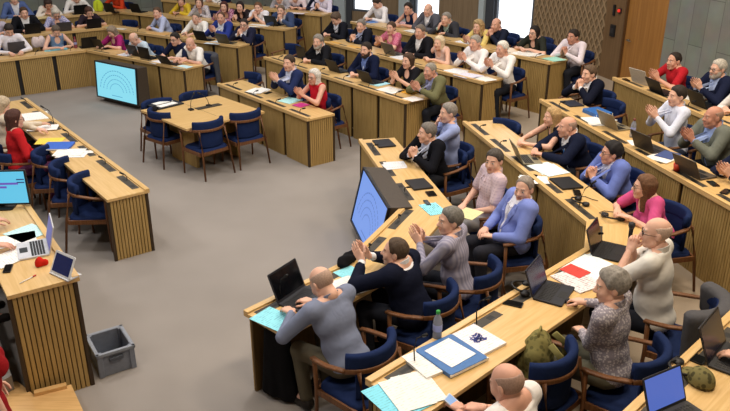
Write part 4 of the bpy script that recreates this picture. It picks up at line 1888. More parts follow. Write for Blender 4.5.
# right-hand rows, second desk
sit('P11', W4(2), 644, 187, 'in a pink top, brown-haired woman in glasses', fem=True, top='blouse', col='#d0578f', sleeve='short', hair='long', hc='#6a4a34', glasses=True, pose='desk', prefer=.72)
sit('P12', W4(2), 611, 153, 'in a bright blue jacket, black-haired with glasses and folded hands', coat='#6a7cc4', col='#c6cdea', hair='thick', hc='#17151a', glasses=True, pose='clasp', prefer=.8, big=1.1, skin=1, pants='#22243a')
sit('P13', W4(2), 567, 127, 'in a dark navy suit and blue tie, bald with forearms on the desk', coat='#171d33', col='#e3e6ee', tie='#3f6fae', hair='fringe', hc='#857b73', pose='desk', prefer=.72, big=1.08, skin=1)
sit('P14', W4(2), 552, 117, 'in a dark sleeveless top, blonde woman with bare arms', fem=True, top='top', col='#23242e', sleeve='none', hair='long', hc=BL, pose='desk', prefer=.72)
# third desk
sit('P15', W4(3), 589, 74, 'in a dark navy suit, hands at his mouth, at the slatted desk end', coat='#141829', col='#e0e2ea', hair='short', hc='#5d4a3a', pose='mouth', prefer=.7, turn=8, short='in navy with hands at his mouth')
sit('P16', W4(3), 677, 96, 'in a pale blue and white shirt, clapping with arms stretched out', col='#d5dcf2', hair='short', hc='#2b221e', pose='clap', prefer=.85, pants='#3a4256', turn=-6)
sit('P17', W4(3), 713, 117, 'in a grey-green jacket over a blue shirt, red-faced and clapping', coat='#6c716a', col='#93a9dc', hair='fringe', hc='#8a7d72', skin=4, pose='clap', prefer=.85, big=1.1)
sit('P18', W4(3), 752, 150, 'in a navy suit at the right edge of the picture, clapping', coat='#1a2038', col='#dfe3f0', hair='short', hc=GR, pose='clap', prefer=.8, short='in navy cut by the right edge')
# top desk on the right
sit('P19', W4(4), 674, 61, 'in a red tee shirt with a lanyard, dark receding hair, clapping', top='tee', col='#b3242f', sleeve='short', hair='receding', hc='#2a1f1b', pose='clap', prefer=.62, skin=1)
sit('P20', W4(4), 718, 69, 'in a navy jacket, grey-haired with glasses and a short beard', coat='#1b213a', col='#a9bce6', hair='short', hc='#b7b1a8', beard='#a79e94', glasses=True, pose='clap', prefer=.62)
sit('P21', ('W4b', 4), 742, 90, 'in a white shirt at the right edge beside the stone wall', col='#e9e7e8', hair='short', hc=DB, pose='desk', prefer=.62, short='in white beside the stone wall')
# desk by the square table
sit('P22', W3(1), 289, 63, 'in a royal navy jacket and pale shirt, dark-haired and clapping', coat='#253058', col='#ccd4ee', hair='short', hc='#3a2d24', pose='clap', prefer=.6)
sit('P23', W3(1), 314, 77, 'in a sleeveless red dress, white-haired woman clapping', fem=True, top='dress', col='#c02233', sleeve='none', hair='bob', hc='#d2cfca', glasses=True, pose='clap', prefer=.6, skin=1)
# bearded man's row
sit('P24', W3(2), 318, 42, 'in a black suit and white shirt, long grey beard', coat='#1b1c22', col='#e8e8ea', hair='thick', hc='#8a857e', beard='#a29c94', pose='desk', prefer=.62)
sit('P25', W3(2), 366, 50, 'in a midnight blue suit with a white lanyard, dark beard', coat='#171e3a', col='#6f86c4', tie='#dfe3ec', hair='short', hc='#2a211c', beard='#3a2c24', pose='desk', prefer=.62, big=1.08)
sit('P26', W3(2), 408, 61, 'in a black tee shirt, brown-haired woman clapping', fem=True, top='tee', col='#1c1c22', sleeve='short', hair='long', hc='#4a3629', pose='clap', prefer=.6)
sit('P27', W3(2), 430, 71, 'in an olive green blazer, grey crew cut, clapping', coat='#6d6c4e', col='#8e93b8', hair='crop', hc='#8f8980', pose='clap', prefer=.55, skin=2, big=1.08)
# pink row
sit('P28', W3(3), 336, 19, 'in a black suit looking down at orange papers', coat='#191b24', col='#dfe2ee', hair='thick', hc='#5a4a3e', pose='desk', look='down')
sit('P29', W3(3), 361, 26, 'in a black jacket, grey-haired with hands raised beside the orange papers', coat='#1b1e2a', col='#b9c6ea', hair='short', hc='#7e7974', pose='clasp')
sit('P30', W3(3), 391, 28, 'in a pink patterned blouse, woman with tied hair', fem=True, top='blouse', col='#d48fa4', pat='print', col2='#c2607f', sleeve='short', hair='tied', hc='#4f3a2c', pose='clap')
sit('P31', W3(3), 420, 32, 'in an open black jacket and white shirt with a badge, grey-haired', coat='#1c1c22', col='#e4e3e6', hair='short', hc='#6e655d', pose='desk', big=1.1, skin=1, short='in the open black jacket with a badge')
sit('P32', W3(3), 439, 43, 'in a blush pink top, pale blonde woman', fem=True, top='blouse', col='#d9bdb4', hair='bob', hc='#d9c7a8', sleeve='none', pose='desk')
sit('P33', W3(3), 475, 43, 'in a white shirt clapping, grey hair and tanned face', col='#efecee', hair='short', hc='#9a948c', pose='clap', skin=1)
sit('P34', W3(3), 502, 49, 'in a white shirt clapping at the desk end, white-haired', col='#eeeced', hair='short', hc='#dcd8d2', pose='clap', skin=1)
# row below the windows
sit('P35', W3(4), 377, 3, 'in a white shirt bending over blue papers below the window', col='#eae8ec', hair='short', hc=DB, pose='desk', look='down', short='bending over blue papers below the window')
sit('P36', W3(4), 408, 9, 'in a sleeveless navy top, short dark-haired woman with a red paper', fem=True, top='top', col='#1e2748', sleeve='none', hair='thick', hc='#241a17', pose='desk', skin=1)
sit('P37', W3(4), 428, 10, 'in a grey jacket and white shirt before the window, bald', coat='#575862', col='#e3e3e8', hair='fringe', hc='#82766c', pose='desk', big=1.08)
sit('P38', W3(4), 446, 19, 'in a charcoal jacket, grey-haired with a hand at his chin', coat='#3a3b42', col='#a8bfb4', hair='short', hc='#8a857f', pose='chin')
sit('P39', W3(4), 478, 27, 'in a yellow top, curly blonde woman before the pale column', fem=True, top='blouse', col='#dcc579', hair='curly', hc='#a98f66', pose='clap')
sit('P40', W3(4), 496, 25, 'in a dark navy shirt, bald with hands at his mouth before the window', col='#1f2436', hair='fringe', hc='#6d5d50', pose='mouth', skin=1, big=1.08)
sit('P41', W3(4), 534, 33, 'in a dark green tee shirt, long black-haired woman in glasses', fem=True, top='tee', col='#2c2f2a', sleeve='short', hair='long', hc='#1c1515', glasses=True, pose='desk')
sit('P42', W3(4), 573, 37, 'in a pale pink-white shirt before the lattice wall, dark-haired with folded hands', col='#e2d8e2', hair='short', hc='#29201c', pose='clasp', skin=4, prefer=.65)
# back left, front desk
sit('P43', W2(1), 112, 32, 'in a magenta top, grey-brown-haired woman behind a black laptop', fem=True, top='tee', col='#a02a6e', sleeve='short', hair='bob', hc='#8b7c6c', pose='type', look='down')
sit('P44', W2(1), 134, 39, 'in a pale blue short-sleeved shirt, bald and reading on the front desk', col='#c3d6e8', sleeve='short', hair='fringe', hc='#b9aea2', pose='type', look='down', big=1.05)
sit('P45', W2(1), 175, 39, 'in a dark navy polo shirt and glasses, black-haired', top='polo', col='#1d2340', sleeve='short', hair='short', hc='#211b1a', glasses=True, pose='type', look=(10, -.4))
sit('P46', W2(1), 190, 44, 'in a white polo shirt at the desk end, bald', top='polo', col='#ece9e6', sleeve='short', hair=None, hc='#9a8a7c', pose='type', look=(25, -.4), big=1.1, skin=1)
sit('P60', W1(1), 9, 30, 'in a white shirt behind a grey laptop, dark short hair', col='#e3e0ea', hair='short', hc='#2a2220', pose='type', look='down')
sit('P61', W1(1), 56, 31, 'in a blue-grey sleeveless top, grey-haired woman with cyan papers', fem=True, top='top', col='#6f86a6', sleeve='none', hair='short', hc='#5c5148', pose='desk', look='down')
# back left, second desk
sit('P62', W1(2), 24, 13, 'in a black jacket and white shirt behind a black laptop', coat='#191a20', col='#e9e9ec', hair='short', hc=BR, pose='type', look='ahead', big=1.08, short='in the black jacket behind a black laptop')
sit('P63', W1(2), 56, 14, 'in a white and lilac patterned top, white-haired woman in glasses', fem=True, top='blouse', col='#d6d2e4', pat='print', col2='#8a8ec0', sleeve='short', hair='bob', hc='#c9c4ba', glasses=True, pose='type', look='down')
sit('P64', W1(2), 89, 12, 'in a dark plum top, woman with long brown hair', fem=True, top='tee', col='#2f2630', sleeve='short', hair='long', hc='#4a3128', pose='type', look='down')
sit('P65x', W1(2), -6, 20, 'in a lilac shirt at the left edge of the second back desk', col='#b8b2c6', hair='short', hc=GR, pose='desk', look='down', short='in lilac cut by the left edge')
sit('P47', W2(2), 157, 13, 'in a light blue shirt turned sideways, brown-haired', col='#b4bfe2', hair='short', hc='#5c4636', pose='desk', turn=-25, look=(50, 0), big=1.08)
sit('P48', W2(2), 196, 18, 'in a white shirt behind a black laptop, grey-haired', col='#ecebe9', hair='short', hc='#7b736b', pose='type', look=(20, -.2), big=1.08)
sit('P49', W2(2), 221, 18, 'in a royal blue suit clapping, brown receding hair', coat='#2b3a86', col='#e2e6f2', hair='receding', hc='#5a4030', pose='clap', skin=1)
sit('P50', W2(2), 244, 25, 'in a dark suit and glasses, folded hands, ending the second back desk', coat='#22243a', col='#d8dcea', hair='short', hc='#2c2320', glasses=True, pose='mouth', short='in dark suit and glasses, folded hands')
# back left, third desk
sit('P65', W1(3), 14, -1, 'in a blue jacket and white shirt at the wall, head at the top edge', coat='#56699c', col='#e6e6ec', hair='short', hc=DB, pose='desk')
sit('P66', W1(3), 48, 4, 'in a white blouse below the stone wall, dark-haired woman', fem=True, top='blouse', col='#e7e1da', hair='bob', hc='#3a2a26', pose='desk', look='down', skin=1)
sit('P67', W1(3), 76, -3, 'in a white shirt behind the black laptop below the stone wall', col='#e5e3e4', hair='short', hc=DB, pose='type', short='in white below the stone wall')
sit('P68', W2(3), 114, -6, 'in an orange-red top behind a black laptop below the stone wall', top='tee', col='#cf4324', hair='short', hc=DB, pose='type', short='in orange-red below the stone wall')
sit('P51', W2(3), 181, 1, 'in a yellow top, dark-haired woman in the third back row', fem=True, top='blouse', col='#d8b93a', hair='long', hc='#33241f', pose='desk', skin=1, short='in yellow, dark-haired, third back row')
sit('P52', W2(3), 199, 3, 'in a white patterned blouse, woman with brown hair', fem=True, top='blouse', col='#e6e0dc', pat='print', col2='#a8a2b0', hair='bob', hc='#5a4034', pose='desk')
sit('P53', W2(3), 224, 7, 'in a pale pink dotted top, woman with dark red hair', fem=True, top='blouse', col='#d7b4c8', pat='print', col2='#8c4a6c', hair='bob', hc='#4a2420', pose='clap')
sit('P54', W2(3), 240, 7, 'in a black top, woman with long black hair', fem=True, top='tee', col='#2a2326', hair='long', hc='#211718', pose='clasp')
sit('P55', W2(3), 258, 8, 'in a white short-sleeved shirt and dark tie, brown-haired', col='#e8e6ee', sleeve='short', tie='#2a2c48', hair='short', hc='#6a4a34', pose='mouth')
sit('P56', W2(3), 281, 11, 'in a slate blue jacket at the end of the third back desk', coat='#3c4a6c', col='#dfe2ec', hair='short', hc='#6e5d4e', pose='mouth', turn=10, big=1.1, short='in the slate blue jacket')
# back left, top desk
sit('P57', W2(4), 295, -4, 'in a pale pink shirt in the top row', col='#e6d6de', hair='short', hc=DB, pose='desk')
sit('P58', W2(4), 307, -7, 'in a navy suit and tie in the top row', coat='#1e2438', col='#e4e6ee', tie='#4a5a8c', hair='short', hc=DB, pose='desk')
sit('P59', W2(4), 322, -4, 'in a lavender white shirt at the end of the top row', col='#ddd6ea', hair='short', hc=BR, pose='clasp', short='in lavender white in the top row')
sit('P59b', W2(4), 279, -3, 'in a light grey jacket with a red tie in the top row', coat='#a9a8b2', col='#e8e6ea', tie='#b02430', hair='short', hc=GR, pose='desk', short='in light grey with a red tie')
sit('P59c', W2(4), 209, -9, 'in a white shirt in the top row above the yellow top', col='#e6e4e8', hair='short', hc=BR, pose='desk', short='in white above the yellow top')
# desk on the left of the floor and the podium
sit('P69', ('LM', 1), 15, 119, 'in a red blouse, woman with long brown hair', fem=True, top='blouse', col='#c2262c', hair='long', hc='#4a2a22', pose='lap', look='ahead', glasses=True, pants='#6a3a5c', prefer=.78)
sit('P70', ('LM', 1), 2, 106, 'in a beige top holding up white pages, pale-haired', fem=True, top='blouse', col='#d8cbb8', hair='bob', hc='#b8a68c', pose='desk', look='down', hR=(52, 125, .79), hL=(46, 132, .79), prefer=.75)
sit('P71', ('LL', 1), 0, 0, 'with bare arms reaching across the podium desk from the left edge', top='tee', col='#3a3c4a', sleeve='short', hair='short', hc=BR, pose='type', hL=(10, 222, .79), hR=(6, 247, .79), pos=(-3.62, 5.55, 1.47), skin=1, short='reaching across the podium desk')
# hands at the keyboard, lower right edge
sit('P72', ('W5', 3), 0, 0, 'in a dark jacket typing on the laptop at the right edge', coat='#26262c', col='#d8d8dc', hair='short', hc=GR, pose='type', hL=(728, 356, .79), pos=(2.80, 3.72, 1.50), short='typing at the right edge')

person('P73', ('LL', 1), 0, 0, 'standing in a dark red dress at the lower left corner by the steps', fem=True, top='dress', col='#8e1a20', pants='#8e1a20', sleeve='short', hair='bob', hc=DB, pose='lap', pos=(-2.27, 3.72, 1.60), stand=True, floor=0, look='ahead')

# empty chairs of the desks


def echair(row, u, v, label, turn=0, zc=.72):
    p0, p1, n, zf = ROW[row]
    p = at(u, v, zf + zc)
    rz = math.atan2(-n.y, -n.x) - PI / 2 + math.radians(turn)
    w = Vector((p.x, p.y, 0)) + Matrix.Rotation(rz, 3, 'Z') @ Vector((0, .26, 0))
    return chair(w.x, w.y, zf, rz, label)


echair(W4(2), 516, 127, 'empty navy armchair beside the pale steps behind the second right desk', 20)
echair(W4(3), 600, 96, 'empty navy armchair right beside the man in navy with hands at his mouth')
echair(W4(3), 624, 108, 'empty navy armchair behind the blue folder on the slatted desk')
echair(W3(1), 261, 78, 'empty navy armchair behind the loose papers at the far end of the short desk')
echair(W3(1), 329, 102, 'empty navy armchair beside the woman in the red dress')
echair(W3(2), 342, 52, 'empty navy armchair between the bearded man and the man in midnight blue')
echair(W3(2), 300, 49, 'empty navy armchair behind the far end of the bearded man\'s desk')
echair(W2(1), 153, 48, 'empty navy armchair between the bald reader and the man in the navy polo')
echair(W2(2), 136, 24, 'empty navy armchair left of the man in light blue turned sideways')
echair(W2(2), 174, 29, 'empty navy armchair right of the man in light blue turned sideways')
echair(W3(4), 459, 31, 'empty navy armchair behind the charcoal jacketed man below the windows')
echair(W3(4), 515, 38, 'empty navy armchair in front of the large bright window')
echair(W3(4), 548, 42, 'empty navy armchair right of the black-haired woman by the lattice')
echair(W5(2), 575, 374, 'empty navy armchair holding the olive backpack')
echair(('LM', 1), 66, 186, 'empty navy armchair nearest the end of the narrow left desk', -34)
echair(('LM', 1), 47, 171, 'empty navy armchair in the middle of three behind the narrow left desk', -30)
echair(('LM', 1), 29, 159, 'empty navy armchair next to the woman in the red blouse', -26)
cc = PEOPLE['P10']['chair']


def draped(ch, label, col, name='coat'):
    f = Field((-.42, -.42, .12), (.42, .2, .92), .02)
    for i in range(29):
        a_ = math.radians(-160 + 140 * i / 28)
        for r_, z0, z1 in ((.315, .30 + .03 * math.sin(i * .7), .80), (.27, .62, .80)):
            x, y = r_ * math.cos(a_), .06 + r_ * math.sin(a_) * 1.03
            k_ = 1 + .05 * math.sin(i * .9)
            f.cap((x, y, .80), (x * 1.08 * k_, (y - .06) * 1.10 * k_ + .06, z0), .036, .026, k=.03)
    o = smooth_obj(name, f, cloth(col), None, ch.location.copy(), ch.rotation_euler.z)
    tag(o, label, 'coat')


draped(cc, 'dark grey coat hung over the chair behind the white-shirted bald man', '#55555a')
draped(PEOPLE['P46']['chair'], 'grey jacket over the chair of the bald man in the white polo', '#4c4d54', 'jacket')

# ------------------------------------------------------------------ laptops
L = laptop
A5 = ('W5', 1)
L(A5, 304, 300, 'black laptop open in front of the bald man in the grey-blue shirt', '#2a2b33', rot=10, ang=112, w=.36, d=.25)
L(W5(2), 554, 294, 'dark blue-black laptop in front of the grey patterned shirt', '#23252f', screen=None, rot=14, ang=110, w=.34, d=.23, sm=plain('#1c2752', .2))
L(W5(2), 610, 252, 'black laptop in front of the bald man in white', '#1d1e24', rot=14, ang=108, w=.34)
L(('W5', 3), 683, 421, 'laptop with a lit blue screen in the lower right corner', '#2b2c33', screen='#5a78d8', rot=-16, ang=112, w=.31, d=.22)
L(('W5', 3), 737, 362, 'dark laptop under the typing hand at the right edge', '#26272e', rot=4, ang=112, w=.36, d=.25, sm=plain('#1a2238', .2))
L(W4(2), 529, 160, 'beige-backed laptop open before the blonde woman', '#8d866f', rot=-8, ang=115)
L(W4(3), 617, 127, 'beige-backed laptop beside the blue folder on the slatted desk', '#8a806a', rot=8, ang=118)
L(W4(3), 652, 149, 'dark brown laptop before the man stretching out his arms', '#3a342f', rot=8, ang=115)
L(W4(3), 697, 174, 'brown-backed laptop near the red cup on the slatted desk', '#5a5046', rot=8, ang=118)
L(W4(4), 646, 83, 'silver laptop in front of the man in the red tee shirt', '#c2bdb4', rot=10, ang=115)
L(W4(4), 664, 93, 'black laptop beside the silver one on the top right desk', '#17181c', rot=0, ang=120)
L(W4(4), 706, 106, 'black laptop before the bearded man in glasses on the top right desk', '#1d1e20', rot=0, ang=118)
L(W3(2), 307, 58, 'black laptop in front of the bearded man', '#1a1b20', ang=100, w=.30)
L(W3(2), 340, 71, 'black laptop left of the man in midnight blue', '#17181d', ang=115)
L(W3(2), 373, 82, 'black laptop right of the man in midnight blue', '#1c1d22', ang=118)
L(W3(3), 395, 54, 'grey laptop near the woman in the pink blouse', '#6c675f', ang=115)
L(W2(1), 105, 48, 'black laptop before the woman in magenta', '#17181d', ang=115)
L(W2(1), 139, 55, 'black laptop before the bald reader at the back left', '#18191e', ang=110)
L(W2(1), 150, 58, 'black upright laptop in front of the empty chair at the back left', '#131417', ang=100)
L(W2(1), 172, 64, 'dark tablet computer held by the man in the navy polo', '#202227', ang=125)
L(W2(2), 206, 40, 'black laptop before the grey-haired white shirt', '#1b1c1f', ang=115)
L(W2(2), 228, 43, 'olive grey laptop at the right part of the second back desk', '#5d5848', ang=115)
L(W2(3), 275, 25, 'black laptop before the slate blue jacket', '#1c1d20', ang=112)
L(W1(1), 16, 52, 'grey laptop in front of the white shirt at the far left', '#4c4b52', ang=105)
L(W1(2), 32, 33, 'black laptop before the man in the black jacket', '#141518', ang=105)
L(W1(2), 63, 31, 'dark grey laptop before the woman in the lilac patterned top', '#5a5658', ang=115)
L(W1(2), 93, 28, 'black laptop before the woman with long brown hair', '#17151a', ang=105)
L(W1(3), 80, 14, 'black laptop before the white shirt below the stone wall', '#131416', ang=105)
L(W2(3), 114, 12, 'black laptop before the orange-red top', '#151516', ang=105)
L(W2(3), 140, 12, 'black laptop standing open alone on the third back desk', '#1b1b1f', ang=110)
L(('LL', 1), 33, 250, 'silver laptop with violet screen on the podium desk', '#c9cbd2', screen='#6f6fb8', rot=-8, ang=105, w=.34, d=.24)
L(('W1', 1), 88, 47, 'black laptop standing by the bottles at the bend of the front back desk', '#141417', ang=105)
# white-framed tablet
p, rz_ = place(('LL', 1), 60, 277)
o = empty('tablet', p, rz_ + math.radians(20))
M_ = Matrix.Rotation(math.radians(-28), 4, 'X')
mb = MB()
mb.sweep([(0, -.004, 0), (0, .004, 0)], [(x, y + .09) for x, y in rrect(.25, .18, .012)])
e_ = mb.build('case', plain('#d9dbe0', .3), o, (0, 0, .01))
e_.rotation_euler = (math.radians(-28), 0, 0)
mb = MB()
mb.box((0, -.005, .09), (.215, .002, .145))
mb.build('screen', plain('#1b2660', .15), e_)
mb = MB()
mb.box((0, .05, .006), (.24, .13, .01))
mb.build('stand', plain('#c7c9d0', .4), o)
tag(o, 'white-framed tablet with a navy screen propped at the podium desk end', 'tablet')

# ------------------------------------------------------------------ papers, folders and small things
S_ = sheet
CY, WHT, YE = '#8edcec', '#f0efec', '#ecd14e'
S_(A5, 274, 319, 'cyan printed sheet at the near end of the front desk', CY, w=.23, d=.31, rot=6, ink='#5aa0bc')
S_(A5, 348, 287, 'white sheets with a blue pen right of the typing bald man', WHT, w=.24, d=.31, rot=-10, t=.006)
S_(A5, 352, 275, 'cyan sheets in front of the navy suited man', CY, w=.2, d=.28, rot=-8)
softblob('cloth_pouch', A5, 350, 263, 'black cloth pouch lying in front of the navy suited man', 'pouch', '#17171b', (.20, .10, .08), rot=20)
S_(('W4', 1), 433, 209, 'cyan sheet with dark handwriting before the lavender jacket', CY, w=.30, d=.2, rot=8, ink='#24404a')
S_(('W4', 1), 469, 214, 'folded pale yellow sheet held over the desk edge', '#d8d3a0', w=.21, d=.25, rot=40, t=.006)
S_(('W4', 1), 394, 165, 'white papers near the black-suited man', '#dcdce2', w=.2, d=.26, rot=10, n=2)
for u, v, lb in ((384, 144, 'black flat writing pad before the black-suited man'), (419, 185, 'black flat writing pad before the pink checked shirt')):
    S_(('W4', 1), u, v, lb, '#1e1e24', w=.30, d=.23, t=.02, rot=4, name='writing_pad', cat='writing pad', mat=plain('#1e1e24', .5), group='black writing pads')
phone(('W4', 1), 431, 194, 'black box-shaped case beside the second writing pad', w=.14, d=.10)
phone(('W4', 1), 427, 203, 'flat black device above the cyan sheet with handwriting', w=.14, d=.05)
S_(W4(2), 545, 170, 'white sheets with cyan pages before the bald man in navy', '#dff0f2', w=.3, d=.3, rot=15, n=3)
S_(W4(2), 538, 180, 'white sheets below the cyan pages on the second right desk', '#eef4f6', w=.22, d=.3, rot=-15, n=2)
S_(W4(2), 566, 184, 'black flat pad between the white sheets and the bright blue jacket', '#17191f', w=.32, d=.24, t=.02, name='writing_pad', cat='writing pad', mat=plain('#17191f', .5), group='black writing pads')
phone(W4(2), 577, 193, 'black phone below the flat pad of the bright blue jacket', rot=70)
headset(W4(2), 580, 203, 'small black headset before the bright blue jacket', h=.75)
headset(W4(2), 612, 219, 'black headset before the woman in pink', rot=40)
phone(W4(2), 533, 178, 'black phone among the white sheets of the second right desk', rot=50, w=.06, d=.2)
# second lower desk
bottle(W5(2), 437, 339, 'clear water bottle with a green cap on the near desk')
S_(W5(2), 478, 341, 'thick white booklet with a blue drawing on the near desk', '#eceaf0', w=.24, d=.31, t=.02, rot=-6, name='booklet', cat='booklet')
p, rz_ = place(W5(2), 478, 341)
bk = [o_ for o_ in bpy.data.objects if o_.name == 'booklet'][0]
mb = MB()
rr = random.Random(4)
for i in range(11):
    pts = [(rr.uniform(-.06, .06), rr.uniform(-.05, .06), .021) for _ in range(4)]
    mb.sweep(pts, [(-.004, -.0006), (.004, -.0006), (.004, .0006), (-.004, .0006)])
mb.build('printed_drawing', plain('#3d4a9c', .6), bk)
folder(W5(2), 451, 357, 'blue padded folder with a white sheet on the near desk', '#3f6fae', w=.34, d=.36, t=.03, rot=-8, top='#f1f2f6')
S_(W5(2), 427, 364, 'stack of white pages left of the blue padded folder', WHT, w=.22, d=.28, t=.02, rot=-12, name='paper_stack')
S_(W5(2), 411, 389, 'white sheets lying over a cyan cover near the front edge', WHT, w=.25, d=.33, rot=-10, n=2, zoff=.006)
S_(W5(2), 397, 398, 'cyan cover sheet sticking out under white sheets', '#7fd8f0', w=.3, d=.36, rot=-10)
S_(W5(2), 577, 281, 'printed colour magazine beside the dark blue-black laptop', '#dcd8dc', w=.27, d=.33, rot=-14, t=.01, name='magazine', cat='magazine', ink='#8a6a72')
S_(W5(2), 592, 268, 'big white newspaper pages before the bald man in white', '#e6f0f2', w=.42, d=.36, rot=-14, n=2)
S_(W5(2), 575, 271, 'red leaflet tucked beside the white pages', '#c9372f', w=.16, d=.2, rot=-5, zoff=.012)
headset(W5(2), 523, 290, 'black headset with a cable left of the dark blue-black laptop', rot=30)
phone(W5(2), 513, 304, 'black phone lying by the headset cable', rot=20)
p, rz_ = place(W5(2), 571, 304)
mo = empty('computer_mouse', p, rz_)
f = Field((-.05, -.07, -.02), (.05, .07, .06), .006)
f.ell((0, 0, .008), (.032, .055, .028), k=.01)
x_, y_, z_ = f.grid()
f.D = np.maximum(f.D, .001 - z_ + 0 * x_ + 0 * y_).astype(np.float32)
smooth_obj('shell', f, BLACK, mo)
mb = MB()
mb.lathe([(.001, -.004), (.008, -.004), (.008, .004), (.001, .004)], (0, 0, 0), 10)
mb.build('wheel', plain('#3a3a3e', .5), mo, (0, .025, .034))
tag(mo, 'black computer mouse under the hand of the grey patterned shirt', 'mouse')
# microphone held by the bald man in white
Tm = PEOPLE['P10']['T']
o = empty('handheld_microphone', Tm @ Vector((-.02, 0, 0)), 0)
hp_ = at(631, 231, .15 + 1.20)
o.location = hp_
mb = MB()
mb.tube([(0, 0, -.10), (0, 0, .03)], .014, 10, r2=.018)
mb.build('handle', BLACK, o, smooth=True)
mb = MB()
mb.lathe([(.001, .02), (.02, .025), (.027, .045), (.024, .068), (.001, .08)], n=14)
mb.build('microphone_head', plain('#2a2a2e', .6), o, smooth=True)
tag(o, 'black handheld microphone held up by the bald man in white', 'microphone')
# third lower desk
f = Field((-.16, -.18, -.02), (.16, .2, .16), .01)
f.ell((0, -.02, .02), (.078, .09, .085), k=.02)
f.ell((0, .07, .016), (.062, .06, .012), k=.015)
x_, y_, z_ = f.grid()
f.D = np.maximum(f.D, .002 - z_ + 0 * x_ + 0 * y_).astype(np.float32)
p, rz_ = place(('W5', 3), 698, 381)
o = smooth_obj('cap', f, cloth('#4a4630', 'print', '#77704a', 30), None, p, rz_ - .5)
tag(o, 'olive camouflage cap on the lower right desk', 'cap')
headset(('W5', 3), 683, 372, 'black headset left of the camouflage cap', rot=60)
phone(('W5', 3), 694, 358, 'black box behind the camouflage cap', w=.1, d=.14)
# slatted third desk
folder(W4(3), 597, 114, 'thick bright blue folder on the slatted desk', '#2f68b4', w=.32, d=.26, t=.05, rot=6)
S_(W4(3), 592, 121, 'white papers beneath the thick blue folder', WHT, w=.32, d=.22, rot=-8, n=3)
S_(W4(3), 572, 104, 'dark blue writing pad before the man with hands at his mouth', '#232838', w=.3, d=.22, t=.015, name='writing_pad', cat='writing pad', mat=plain('#232838', .5), group='black writing pads')
bottle(W4(3), 632, 137, 'small clear bottle with a dark cap on the slatted desk', '#7c3b3a')
S_(W4(3), 664, 157, 'white printed papers before the grey-green jacket', WHT, w=.24, d=.3, rot=20, n=3)
S_(W4(3), 668, 155, 'navy booklet on the papers before the grey-green jacket', '#3c4f86', w=.2, d=.26, rot=30, zoff=.014, name='booklet', cat='booklet', mat=plain('#3c4f86', .5))
cup(W4(3), 676, 171, 'red paper cup on the slatted desk', '#c6442e')
phone(W4(3), 713, 184, 'black phone at the right end of the slatted desk', rot=80)
phone(W4(3), 726, 192, 'black phone case cut by the right edge on the slatted desk', rot=30)
S_(W4(3), 640, 143, 'white printed pages between the bottle and the dark brown laptop', WHT, w=.2, d=.26, rot=-15)
S_(W4(3), 606, 120, 'white pages right beside the thick blue folder', WHT, w=.2, d=.22, rot=25)
S_(W4(4), 690, 97, 'white paper between the laptops on the top right desk', WHT, rot=15)
phone(W4(4), 626, 80, 'black flat device at the far end of the top right desk', rot=80)
# island desk
S_(W3(1), 258, 91, 'loose white papers before the empty chair on the short desk', WHT, w=.24, d=.3, rot=20, n=4)
S_(W3(1), 291, 101, 'cyan sheets before the clapping man in royal navy', '#b5e8ea', w=.24, d=.3, rot=10, n=2)
S_(W3(1), 301, 105, 'magenta leaflet before the woman in the red dress', '#d8389a', w=.2, d=.2, rot=10, zoff=.008)
phone(W3(1), 268, 93, 'black phone beside the loose papers on the short desk', rot=20)
# bearded man's desk
S_(W3(2), 380, 84, 'cyan sheet before the man in midnight blue', '#a6dcea', rot=5)
S_(W3(2), 392, 90, 'white sheets before the woman in the black tee shirt', WHT, w=.26, d=.3, n=2)
S_(W3(2), 408, 92, 'orange-yellow sheet before the woman in the black tee shirt', '#e5a52c', w=.28, d=.2)
S_(W3(2), 413, 99, 'white sheet at the desk end before the olive blazer', '#ece6e6', w=.24, d=.24)
S_(W3(2), 352, 76, 'white crumpled sheet in front of the man in midnight blue', WHT, w=.16, d=.2, rot=30)
# pink row
S_(W3(3), 333, 43, 'orange sheet before the man in black looking down', '#e0a94e', w=.3, d=.22)
S_(W3(3), 352, 47, 'orange sheet before the grey-haired man in black', '#e2ad58', w=.3, d=.22)
S_(W3(3), 398, 58, 'white sheets before the open black jacket', '#e4e4ea', w=.3, d=.26, n=2)
S_(W3(3), 454, 71, 'white sheets before the tanned man clapping', '#ececf2', w=.3, d=.3, n=3)
S_(W3(3), 470, 76, 'white and lilac sheets before the clapping white-haired man', '#dcdcf0', w=.3, d=.3, n=3)
S_(W3(3), 483, 79, 'white pages at the end of the clapping men\'s desk', WHT, w=.26, d=.24, n=2)
# window row
S_(W3(4), 372, 22, 'bright blue sheet below the window', '#6f9ee6', w=.26, d=.26)
S_(W3(4), 403, 23, 'red-lettered sheet before the woman in navy', '#e7c0c4', w=.3, d=.24, ink='#d13a44')
S_(W3(4), 415, 31, 'white sheets before the grey jacket', WHT, w=.34, d=.26, n=2)
S_(W3(4), 437, 33, 'orange sheet before the charcoal jacket', '#d58a3e', w=.2, d=.2)
S_(W3(4), 466, 42, 'white sheets before the woman in yellow', '#e9e9ef', w=.34, d=.24, n=2)
S_(W3(4), 527, 54, 'white sheets before the black-haired woman in glasses', WHT, w=.4, d=.28, n=3)
S_(W3(4), 551, 59, 'white sheets with a mint cover at the lattice end', '#a6e0cf', w=.3, d=.26, n=2)
